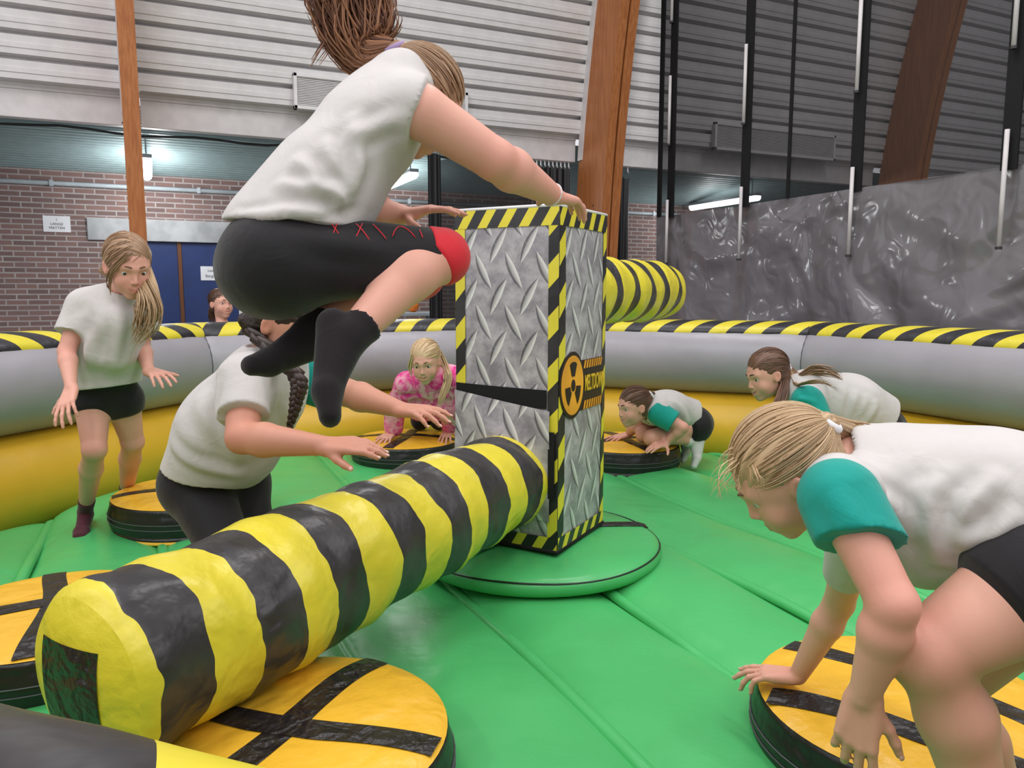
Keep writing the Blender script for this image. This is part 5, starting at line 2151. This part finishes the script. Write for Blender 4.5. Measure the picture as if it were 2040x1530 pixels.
    for s in 'rl':
        hp, kn, an = (A_(J[q + s]) for q in ('hip_', 'kn_', 'an_'))
        F.cap(hp, kn, 0.098 * b, 0.062 * b, 0.03)
        F.cap(kn, kn + (an - kn) * 0.3, 0.062 * b, 0.060 * b, 0.02)
        F.cap(kn + (an - kn) * 0.3, an, 0.060 * b, 0.036 * b, 0.02, clip=[(mid(kn, an, 0.95), an - kn)])
    cloth(F, p, MAT['shorts'], 'leggings', (), 0.002, 24, 5)
    return p


leaner()


# ------------------------------------------------------------------ girl in the pink hoodie on hands and knees
def hoodie():
    g = at
    b = 1.12
    kz = -0.03
    p = person('blonde girl in pink tie-dye hoodie, hands on a far podium', tuple(v2w(-0.72, 5.35, 0.17)))
    J = dict(pel=v2w(-0.60, 5.44, 0.50), che=g(862, 768, 5.05), nk=g(858, 735, 4.92), hip_r=v2w(-0.67, 5.44, 0.46), hip_l=v2w(-0.52, 5.44, 0.46),
             kn_r=v2w(-0.66, 5.44, 0.225), kn_l=v2w(-0.52, 5.44, 0.225), an_r=v2w(-0.68, 5.72, 0.21), an_l=v2w(-0.52, 5.72, 0.21),
             sh_r=g(812, 765, 4.96), sh_l=g(897, 752, 4.94), el_r=g(786, 815, 5.08), wr_r=atz(784, 860, 0.205), el_l=g(906, 805, 5.04), wr_l=atz(893, 856, 0.205))
    fr = vdir(0.0, -0.4, -0.9)
    H = HeadFrame(g(848, 722, 4.84), vdir(-0.12, -0.93, -0.28), vdir(-0.10, -0.25, 1), 1.20)
    F = Field(0.006)
    torso_field(F, J, b, fr)
    for s in 'rl':
        arm_field(F, J['sh_' + s], J['el_' + s], J['wr_' + s], b)
        F.cap(J['hip_' + s], J['kn_' + s], 0.085, 0.055, 0.03)
        F.cap(J['kn_' + s], J['an_' + s], 0.052, 0.035, 0.02)
    F.cap(J['nk'], H.w(0, -0.03, -0.045), 0.045, 0.043, 0.02)
    head_field(F, H, 'smile')
    hand_field(F, J['wr_r'], vdir(-0.35, -0.9, -0.25), vdir(0, -0.3, 1), 1, 1.0, curl=(4, 6, 4), spread=9)
    hand_field(F, J['wr_l'], vdir(-0.1, -0.95, -0.25), vdir(0, -0.3, 1), -1, 1.0, curl=(4, 6, 4), spread=9)
    skin_object(F, H, J, SKIN['fair'], p)
    face_parts(H, p, 'smile', (0.0, 1, -0.02), HAIR['lightbrown'])
    tie = (-0.045, -0.105, 0.03)
    hair_cap(H, p, HAIR['fairblonde'], tie, 0.005, strands_n=220)
    lock([H.w(*tie), g(882, 722, 4.95), g(892, 752, 4.84), g(880, 790, 4.80), g(874, 812, 4.80)], 50, [0.02, 0.03, 0.032, 0.022, 0.01], 0.004, p, HAIR['fairblonde'], seed=31, tip=0.6)
    lock([H.w(0.045, 0.07, 0.07), H.w(0.072, 0.055, 0.0), H.w(0.073, 0.05, -0.07)], 12, [0.006, 0.012, 0.008], 0.0035, p, HAIR['fairblonde'], 'loose_hair', seed=32, tip=0.6)
    F = Field(0.006)
    F.acap(J['pel'], mid(J['pel'], J['che'], 0.6), 0.150, 0.155, fr, 0.8, 0.0)
    F.acap(mid(J['pel'], J['che'], 0.6), J['che'], 0.155, 0.155, fr, 0.8, 0.04)
    F.cap(J['sh_r'], J['sh_l'], 0.082, 0.082, 0.05)
    for s in 'rl':
        F.cap(J['sh_' + s], J['el_' + s], 0.078, 0.072, 0.03)
        F.cap(J['el_' + s], mid(J['el_' + s], J['wr_' + s], 0.80), 0.072, 0.062, 0.02)
    F.cap(mid(J['nk'], H.w(0, -0.03, -0.05), 0.3), H.w(0, -0.03, -0.05), 0.055, 0.058, 0.008, 'sub')
    F.cap(g(838, 808, 5.08), g(884, 806, 5.08), 0.105, 0.105, 0.05)
    # hood bunched behind the neck
    F.cap(g(835, 742, 5.02), g(885, 738, 5.02), 0.05, 0.05, 0.03)
    h = cloth(F, p, MAT['pink'], 'hoodie', [(g(800, 790, 4.95), g(840, 800, 4.9), 0.02, 0.012), (g(870, 800, 4.9), g(900, 790, 4.9), 0.02, 0.012)], 0.006, 22, 8, 1)
    F = Field(0.006)
    for s in 'rl':
        F.cap(mid(J['el_' + s], J['wr_' + s], 0.72), mid(J['el_' + s], J['wr_' + s], 1.02), 0.050, 0.034, 0.0, clip=[(mid(J['el_' + s], J['wr_' + s], 0.98), A_(J['wr_' + s]) - A_(J['el_' + s]))])
    cloth(F, h, MAT['pink_rib'], 'cuff', (), 0.001)
    F = Field(0.007)
    F.cap(J['hip_r'], J['hip_l'], 0.105, None, 0.0)
    for s in 'rl':
        F.cap(J['hip_' + s], J['kn_' + s], 0.098, 0.064, 0.03)
        F.cap(J['kn_' + s], J['an_' + s], 0.062, 0.048, 0.02)
    cloth(F, p, MAT['shorts'], 'trousers', (), 0.002)
    return p


hoodie()


# ------------------------------------------------------------------ girl crouching on the far right podium
def croucher():
    g = at
    b = 1.10
    p = person('dark ponytailed girl crouching low behind the tower, teal sleeve, white socks', tuple(v2w(1.02, 5.0, 0.17)))
    J = dict(pel=g(1383, 840, 5.12), che=g(1320, 812, 4.94), nk=g(1285, 815, 4.86), hip_l=g(1384, 848, 5.02), hip_r=g(1378, 848, 5.20),
             kn_l=atz(1298, 872, 0.222), kn_r=atz(1283, 866, 0.222), sh_l=g(1310, 822, 4.80), sh_r=g(1292, 824, 5.00),
             el_l=g(1360, 852, 4.74), wr_l=atz(1328, 882, 0.195), el_r=g(1262, 850, 4.98), wr_r=atz(1254, 865, 0.195))
    J['an_l'] = A_(v2w(1.20, 4.98, 0.17))
    J['an_r'] = A_(v2w(1.17, 5.16, 0.17))
    fr = vdir(-0.55, -0.2, -0.8)
    H = HeadFrame(g(1262, 812, 4.80), vdir(-0.90, -0.40, -0.14), vdir(-0.15, 0.0, 1), 1.12)
    F = Field(0.006)
    torso_field(F, J, b * 0.92, fr)
    for s in 'rl':
        arm_field(F, J['sh_' + s], J['el_' + s], J['wr_' + s], b)
        leg_field(F, J['hip_' + s], J['kn_' + s], J['an_' + s], vdir(0.3, 0, 0.6), b, 0.92)
    toes = {}
    for s in 'rl':
        toes[s] = A_(J['an_' + s]) + vdir(-0.03, -0.05, -0.155)
        foot_field(F, J['an_' + s], toes[s], vdir(-1, 0, 0.1), b)
    F.cap(J['nk'], H.w(0, -0.03, -0.045), 0.044, 0.041, 0.02)
    head_field(F, H, 'smile')
    hand_field(F, J['wr_l'], vdir(-0.8, -0.5, -0.12), vdir(0, -0.2, 1), -1, 0.95, curl=(4, 8, 5), spread=7)
    hand_field(F, J['wr_r'], vdir(-0.9, -0.3, -0.15), vdir(0, -0.2, 1), 1, 0.95, curl=(4, 8, 5), spread=7)
    skin_object(F, H, J, SKIN['rosy'], p, [(J['el_l'], 0.07, 0.3), (J['kn_l'], 0.07, 0.35)])
    face_parts(H, p, 'smile', (-0.25, 1, 0.0), HAIR['brown'])
    tie = (-0.03, -0.105, 0.055)
    hair_cap(H, p, HAIR['brown'], tie, 0.005, strands_n=200)
    tie_ring(H, p, tie, MAT['tie_white'], 0.02, 0.009)
    lock([H.w(*tie), g(1296, 788, 4.86), g(1300, 815, 4.84), g(1288, 848, 4.80)], 70, [0.018, 0.032, 0.034, 0.014], 0.0045, p, HAIR['brown'], seed=41, tip=0.6, vmax=1.0)
    F = Field(0.006)
    hemc, hemn = g(1382, 826, 5.06), vdir(0.93, 0.15, -0.30)
    F.acap(g(1385, 832, 5.08), g(1330, 815, 4.96), 0.135, 0.140, fr, 0.86, 0.0, clip=[(hemc, hemn)])
    F.acap(g(1335, 815, 4.97), g(1305, 812, 4.90), 0.142, 0.125, fr, 0.86, 0.03)
    F.cap(J['sh_r'], J['sh_l'], 0.070, 0.070, 0.05)
    F.cap(g(1305, 812, 4.90), J['nk'], 0.09, 0.062, 0.03)
    F.cap(mid(J['nk'], H.w(0, -0.03, -0.05), 0.3), H.w(0, -0.03, -0.05), 0.05, 0.054, 0.008, 'sub')
    sh = cloth(F, p, MAT['shirt'], 'shirt', [(g(1350, 790, 4.8), g(1375, 850, 4.85), 0.02, 0.01), (g(1325, 800, 4.75), g(1345, 850, 4.8), 0.02, 0.01)], 0.005, 17, 5, 1)
    F = Field(0.006)
    d = A_(J['el_l']) - A_(J['sh_l'])
    F.cap(J['sh_l'], mid(J['sh_l'], J['el_l'], 0.9), 0.074, 0.072, 0.0, clip=[(mid(J['sh_l'], J['el_l'], 0.66), d)])
    cloth(F, sh, MAT['teal'], 'sleeve', (), 0.004, 24, 3, label='teal sleeve')
    F = Field(0.006)
    F.cap(J['hip_r'], J['hip_l'], 0.118, None, 0.0)
    F.acap(J['pel'], mid(J['pel'], J['che'], 0.3), 0.132, 0.122, fr, 0.85, 0.03)
    for s in 'rl':
        F.cap(J['hip_' + s], J['kn_' + s], 0.10, 0.066, 0.03, clip=[(mid(J['hip_' + s], J['kn_' + s], 0.18), A_(J['kn_' + s]) - A_(J['hip_' + s]))])
    cloth(F, p, MAT['shorts'], 'shorts', (), 0.0015)
    for s in 'rl':
        sock(p, MAT['sock_white'], J['an_' + s], J['kn_' + s], toes[s], vdir(-1, 0, 0.1), b, 0.07)
    return p


croucher()


# ------------------------------------------------------------------ smiling girl leaning forward at the right wall
def smiler():
    g = at
    b = 1.12
    fl, frt = v2w(1.98, 4.18, -0.03), v2w(1.86, 4.32, -0.03)
    p = person('laughing girl with loose brown hair stooping at the right wall, teal sleeve', (fl.x, fl.y, 0))
    J = dict(pel=g(1752, 852, 4.08), che=g(1640, 795, 3.96), nk=g(1582, 770, 3.94), hip_l=g(1755, 862, 3.98), hip_r=g(1745, 862, 4.16),
             kn_l=v2w(1.66, 4.02, 0.30), kn_r=v2w(1.62, 4.18, 0.30), an_l=A_(fl) + A_((0, 0, 0.08)), an_r=A_(frt) + A_((0, 0, 0.08)),
             sh_l=g(1608, 800, 3.80), sh_r=g(1590, 795, 4.10), el_l=g(1640, 868, 3.74), wr_l=v2w(1.70, 3.62, 0.20), el_r=g(1590, 870, 4.08), wr_r=v2w(1.46, 3.92, 0.05))
    fr = vdir(-0.5, -0.1, -0.85)
    H = HeadFrame(g(1527, 748, 3.94), vdir(-0.94, -0.22, -0.30), vdir(-0.30, 0.0, 1), 1.14)
    F = Field(0.0055)
    torso_field(F, J, b, fr)
    for s in 'rl':
        arm_field(F, J['sh_' + s], J['el_' + s], J['wr_' + s], b)
        leg_field(F, J['hip_' + s], J['kn_' + s], J['an_' + s], vdir(0.8, 0.2, 0), b)
        foot_field(F, J['an_' + s], A_(J['an_' + s]) + vdir(-0.15, -0.03, -0.055), (0, 0, 1), b)
    F.cap(J['nk'], H.w(0, -0.03, -0.045), 0.048, 0.043, 0.02)
    head_field(F, H, 'smile')
    hand_field(F, J['wr_l'], vdir(-0.9, -0.3, -0.2), vdir(0, 0, 1), -1, 0.95, curl=(4, 8, 5))
    hand_field(F, J['wr_r'], vdir(-0.9, -0.3, -0.2), vdir(0, 0, 1), 1, 0.95, curl=(4, 8, 5))
    skin_object(F, H, J, SKIN['rosy'], p)
    face_parts(H, p, 'smile', (-0.15, 1, 0.0), HAIR['brown'])
    tie = (0.0, -0.112, 0.0)
    hair_cap(H, p, HAIR['brown'], tie, 0.005, strands_n=260)
    tie_ring(H, p, tie, MAT['tie_white'], 0.018, 0.008)
    lock([H.w(*tie), g(1592, 752, 3.90), g(1620, 737, 3.86), g(1655, 742, 3.80), g(1682, 758, 3.74)], 60, [0.018, 0.024, 0.03, 0.024, 0.01], 0.0038, p, HAIR['lightbrown'], seed=51, tip=0.55, curl=0.35, flat=0.4)
    lock([H.w(*tie), g(1585, 765, 3.86), g(1610, 762, 3.74), g(1645, 764, 3.71), g(1672, 778, 3.72)], 14, [0.014, 0.012, 0.014, 0.014, 0.008], 0.0034, p, HAIR['lightbrown'], 'ponytail', seed=53, tip=0.6, curl=0.4, flat=0.4)
    lock([H.w(*tie), g(1558, 790, 3.84), g(1548, 820, 3.80), g(1543, 850, 3.80)], 60, [0.02, 0.032, 0.036, 0.03], 0.004, p, HAIR['brown'], 'loose_hair', seed=52, tip=0.6, vmax=1.3)
    F = Field(0.0055)
    hemc, hemn = g(1752, 838, 4.02), vdir(0.86, 0.1, -0.50)
    F.acap(g(1762, 845, 4.06), g(1690, 805, 4.00), 0.165, 0.175, fr, 0.90, 0.0, clip=[(hemc, hemn)])
    F.acap(g(1690, 805, 4.00), g(1612, 782, 3.95), 0.175, 0.140, fr, 0.88, 0.03)
    F.cap(g(1690, 840, 3.95), g(1640, 820, 3.92), 0.09, 0.10, 0.05)
    F.cap(J['sh_r'], J['sh_l'], 0.076, 0.076, 0.05)
    F.cap(g(1615, 785, 3.95), J['nk'], 0.10, 0.066, 0.03)
    F.cap(mid(J['nk'], H.w(0, -0.03, -0.05), 0.3), H.w(0, -0.03, -0.05), 0.052, 0.056, 0.008, 'sub')
    spec = [(g(1690 + 22 * i, 770 + 12 * i, 3.80), g(1665 + 16 * i, 850 + 3 * i, 3.84), 0.020, 0.006 + 0.003 * (i % 2)) for i in range(4)]
    sh = cloth(F, p, MAT['shirt'], 'shirt', spec, 0.005, 17, 6, 1)
    F = Field(0.0055)
    d = A_(J['el_l']) - A_(J['sh_l'])
    F.cap(J['sh_l'], mid(J['sh_l'], J['el_l'], 0.95), 0.082, 0.082, 0.0, clip=[(mid(J['sh_l'], J['el_l'], 0.78), d)])
    cloth(F, sh, MAT['teal'], 'sleeve', [(g(1575, 790, 3.7), g(1625, 800, 3.7), 0.012, 0.006)], 0.004, 24, 3, label='teal sleeve')
    F = Field(0.0055)
    F.cap(J['hip_r'], J['hip_l'], 0.120, None, 0.0)
    F.acap(J['pel'], mid(J['pel'], J['che'], 0.3), 0.142, 0.13, fr, 0.9, 0.03)
    for s in 'rl':
        F.cap(J['hip_' + s], J['kn_' + s], 0.108, 0.07, 0.03, clip=[(mid(J['hip_' + s], J['kn_' + s], 0.5), A_(J['kn_' + s]) - A_(J['hip_' + s]))])
    cloth(F, p, MAT['shorts'], 'shorts', (), 0.0015)
    for s in 'rl':
        sock(p, MAT['sock_white'], J['an_' + s], J['kn_' + s], A_(J['an_' + s]) + vdir(-0.15, -0.03, -0.055), (0, 0, 1), b, 0.07)
    return p


smiler()


# ------------------------------------------------------------------ nearest girl on the right
def near_girl():
    g = at
    b = 1.0
    foot = v2w(0.84, 1.06, -0.02)
    p = person('nearest girl on the right, fair ponytail, teal sleeve, one hand on a podium', (foot.x, foot.y, 0))
    H = HeadFrame(g(1567, 946, 1.27), vdir(-0.70, 0.22, -0.66), vdir(-0.66, 0.02, 0.74), 0.95)
    J = dict(nk=g(1690, 925, 1.31), che=g(1800, 985, 1.30), pel=g(2080, 1060, 1.20), sh_l=g(1664, 978, 1.17), sh_r=g(1722, 1000, 1.48),
             el_l=g(1780, 1205, 1.06), wr_l=g(1722, 1385, 1.10), el_r=g(1672, 1200, 1.74), wr_r=atz(1590, 1346, 0.195),
             hip_l=g(2070, 1165, 1.10), hip_r=g(2075, 1165, 1.30), kn_l=g(1846, 1300, 1.10), kn_r=g(1880, 1370, 1.36))
    J['an_l'] = A_(J['kn_l']) + vdir(0.13, 0.0, -0.345)
    J['an_r'] = A_(J['kn_r']) + vdir(0.16, -0.04, 0) - A_((0, 0, A_(J['kn_r'])[2] - 0.07))
    fr = vdir(-0.25, 0.0, -0.95)
    F = Field(0.0042)
    torso_field(F, J, b * 0.90, fr)
    for s in 'rl':
        arm_field(F, J['sh_' + s], J['el_' + s], J['wr_' + s], b, 1.04)
    for s in 'rl':
        leg_field(F, J['hip_' + s], J['kn_' + s], J['an_' + s], vdir(0.8, 0.2, 0), b, 1.08)
    toe_l = A_(J['an_l']) + vdir(-0.02, 0.02, -0.16)
    toe_r = A_(J['an_r']) + vdir(-0.15, 0.03, -0.05)
    foot_field(F, J['an_l'], toe_l, vdir(-1, 0, 0), b)
    foot_field(F, J['an_r'], toe_r, (0, 0, 1), b)
    F.cap(J['nk'], H.w(0, -0.035, -0.05), 0.050, 0.046, 0.025)
    head_field(F, H, 'closed')
    t1 = hand_field(F, J['wr_r'], A_(atz(1500, 1338, 0.175)) - A_(J['wr_r']), vdir(0.05, -0.1, 1), 1, 0.92, curls=((8, 10, 6), (10, 16, 10), (14, 30, 20), (16, 40, 24)), spread=9, thumb_out=0.72, thumb_curl=8)
    t2 = hand_field(F, J['wr_l'], vdir(-0.1, 0.05, -1), vdir(-0.5, -0.8, 0), -1, 0.88, curl=(14, 22, 14), spread=6, thumb_out=0.5)
    skin_object(F, H, J, SKIN['fair'], p, [(J['el_l'], 0.07, 0.4), (J['kn_l'], 0.06, 0.45), (J['wr_r'], 0.1, 0.35), (mid(J['sh_l'], J['el_l'], 0.6), 0.07, 0.3)])
    nails(t1 + t2, p, MAT['nail'])
    face_parts(H, p, 'closed', (0.0, 1, -0.2), HAIR['lightbrown'])
    tie = (0.0, -0.114, 0.030)
    hair_cap(H, p, HAIR['blonde'], tie, 0.0035, strands_n=620, seed=8)
    tie_ring(H, p, tie, MAT['tie_white'], 0.018, 0.008)
    lock([H.w(*tie), g(1690, 862, 1.32), g(1715, 868, 1.31), g(1742, 876, 1.30)], 150, [0.014, 0.022, 0.026, 0.018], 0.0022, p, HAIR['blonde'], seed=61, tip=0.55)
    # loose fringe blown forward of the forehead
    for k, (c, n_, w_) in enumerate((((g(1487, 905, 1.26), g(1462, 935, 1.25), g(1445, 965, 1.24), g(1440, 1005, 1.24)), 7, (0.010, 0.022, 0.024, 0.020)),
                                     ((g(1500, 930, 1.22), g(1508, 950, 1.20), g(1514, 975, 1.20), g(1518, 1000, 1.20)), 4, (0.008, 0.010, 0.008, 0.006)),
                                     ((g(1480, 890, 1.27), g(1458, 905, 1.27), g(1448, 925, 1.27), g(1452, 955, 1.27)), 5, (0.008, 0.016, 0.018, 0.016)))):
        lock(c, n_ * 3, w_, 0.0009, p, HAIR['fairblonde'], 'loose_fringe', seed=70 + k, tip=0.5, curl=0.3)
    # shirt
    F = Field(0.0045)
    hemc, hemn = g(1985, 1095, 1.12), vdir(0.42, 0.1, -0.95)
    F.acap(g(2150, 1045, 1.20), g(1960, 1010, 1.24), 0.150, 0.150, fr, 0.80, 0.0)
    F.acap(g(1960, 1010, 1.24), g(1800, 985, 1.30), 0.150, 0.140, fr, 0.84, 0.04)
    F.cap(g(1960, 1060, 1.22), g(1840, 1060, 1.28), 0.075, 0.092, 0.05)
    F.cap(J['sh_r'], mid(J['sh_l'], J['sh_r'], 0.06), 0.070, 0.060, 0.05)
    F.cap(g(1800, 985, 1.30), mid(J['nk'], J['che'], 0.15), 0.115, 0.070, 0.04)
    d = A_(J['el_r']) - A_(J['sh_r'])
    F.cap(J['sh_r'], mid(J['sh_r'], J['el_r'], 0.9), 0.060, 0.048, 0.03, clip=[(mid(J['sh_r'], J['el_r'], 0.68), d)])
    F.cap(mid(J['nk'], H.w(0, -0.035, -0.05), 0.1), H.w(0, -0.035, -0.05), 0.060, 0.062, 0.008, 'sub')
    spec = [(g(1990, 920, 1.08), g(1915, 1010, 1.10), 0.014, 0.010), (g(1930, 990, 1.10), g(1900, 1110, 1.12), 0.015, 0.011), (g(1800, 960, 1.13), g(1800, 1080, 1.16), 0.014, 0.011),
            (g(1830, 970, 1.13), g(1870, 1120, 1.16), 0.016, 0.013), (g(2030, 1040, 1.07), g(1920, 1110, 1.09), 0.012, 0.010), (g(1760, 900, 1.15), g(1790, 960, 1.14), 0.013, 0.008),
            (g(1860, 900, 1.12), g(1850, 990, 1.13), 0.016, 0.008)]
    sh = cloth(F, p, MAT['shirt'], 'shirt', spec, 0.0045, 15, 9, 4)
    F = Field(0.0045)
    d = A_(J['el_l']) - A_(J['sh_l'])
    F.cap(mid(J['sh_l'], J['el_l'], 0.07), mid(J['sh_l'], J['el_l'], 0.8), 0.0625, 0.063, 0.0, clip=[(mid(J['sh_l'], J['el_l'], 0.47), d + A_(vdir(-0.3, 0, 0)) * 0.2)])
    cloth(F, sh, MAT['teal'], 'sleeve', [(g(1640, 960, 1.08), g(1700, 1050, 1.07), 0.02, 0.006)], 0.003, 22, 3, label='teal sleeve')
    F = Field(0.0045)
    F.cap(J['hip_r'], J['hip_l'], 0.102, None, 0.0)
    F.acap(g(2110, 1060, 1.20), mid(J['pel'], J['che'], 0.22), 0.135, 0.125, fr, 0.85, 0.03)
    for s in 'rl':
        F.cap(J['hip_' + s], J['kn_' + s], 0.094, 0.070, 0.03, clip=[(mid(J['hip_' + s], J['kn_' + s], 0.30), A_(J['kn_' + s]) - A_(J['hip_' + s]))])
    cloth(F, p, MAT['shorts'], 'shorts', (), 0.0015)
    return p


near_girl()


# ------------------------------------------------------------------ girl looking over the wall in front of the doors
def onlooker():
    g = at
    b = 1.0
    base = v2w(-2.40, 6.30, FZ)
    p = person('dark haired girl watching from behind the arena wall, before the blue doors', tuple(base))
    c = A_(g(441, 606, 6.25))
    J = dict(nk=c + A_((0, 0, -0.17)), che=c + A_((0, 0, -0.36)), pel=c + A_((0, 0, -0.68)))
    r_ = vdir(0.3, -0.95, 0)
    for s, q in (('r', 1), ('l', -1)):
        J['sh_' + s] = J['nk'] + r_ * 0.15 * q + A_((0, 0, -0.06))
        J['el_' + s] = J['sh_' + s] + r_ * 0.05 * q + A_((0, 0, -0.25))
        J['wr_' + s] = J['el_' + s] + vdir(0.06, 0.02, -0.22)
        J['hip_' + s] = J['pel'] + r_ * 0.08 * q
        J['kn_' + s] = J['hip_' + s] + A_((0, 0, -0.36))
        J['an_' + s] = A_((J['hip_' + s][0], J['hip_' + s][1], FZ + 0.08))
    fr = vdir(0.9, -0.2, 0)
    H = HeadFrame(c, vdir(0.76, -0.62, 0.02), (0, 0, 1), 1.08)
    F = Field(0.0065)
    torso_field(F, J, b, fr)
    for s in 'rl':
        arm_field(F, J['sh_' + s], J['el_' + s], J['wr_' + s], b)
        leg_field(F, J['hip_' + s], J['kn_' + s], J['an_' + s], -fr, b)
        foot_field(F, J['an_' + s], J['an_' + s] + fr * 0.15 + A_((0, 0, -0.05)), (0, 0, 1), b)
        hand_field(F, J['wr_' + s], (0, 0, -1), r_ * (1 if s == 'r' else -1), 1 if s == 'r' else -1, 0.85)
    F.cap(J['nk'], H.w(0, -0.03, -0.045), 0.044, 0.042, 0.02)
    head_field(F, H, 'smile')
    skin_object(F, H, J, SKIN['fair'], p)
    face_parts(H, p, 'smile', (0.15, 1, 0), HAIR['dark'])
    tie = (0.02, -0.100, -0.02)
    hair_cap(H, p, HAIR['brown'], tie, 0.005, strands_n=160, vmax=0.7)
    lock([H.w(*tie), H.w(0.01, -0.125, -0.08), H.w(0, -0.115, -0.17)], 50, [0.02, 0.035, 0.03], 0.004, p, HAIR['brown'], seed=81, vmax=0.6)
    F = Field(0.007)
    F.acap(J['pel'], J['che'], 0.13, 0.14, fr, 0.75, 0.0)
    F.cap(J['sh_r'], J['sh_l'], 0.06, 0.06, 0.05)
    for s in 'rl':
        F.cap(J['sh_' + s], mid(J['sh_' + s], J['el_' + s], 0.6), 0.06, 0.068, 0.03)
    cloth(F, p, MAT['shirt'], 'shirt')
    F = Field(0.007)
    F.cap(J['hip_r'], J['hip_l'], 0.095, None, 0.0)
    for s in 'rl':
        F.cap(J['hip_' + s], J['kn_' + s], 0.09, 0.065, 0.02)
        F.cap(J['kn_' + s], J['an_' + s], 0.06, 0.045, 0.02)
    cloth(F, p, MAT['shorts'], 'trousers')
    return p


onlooker()
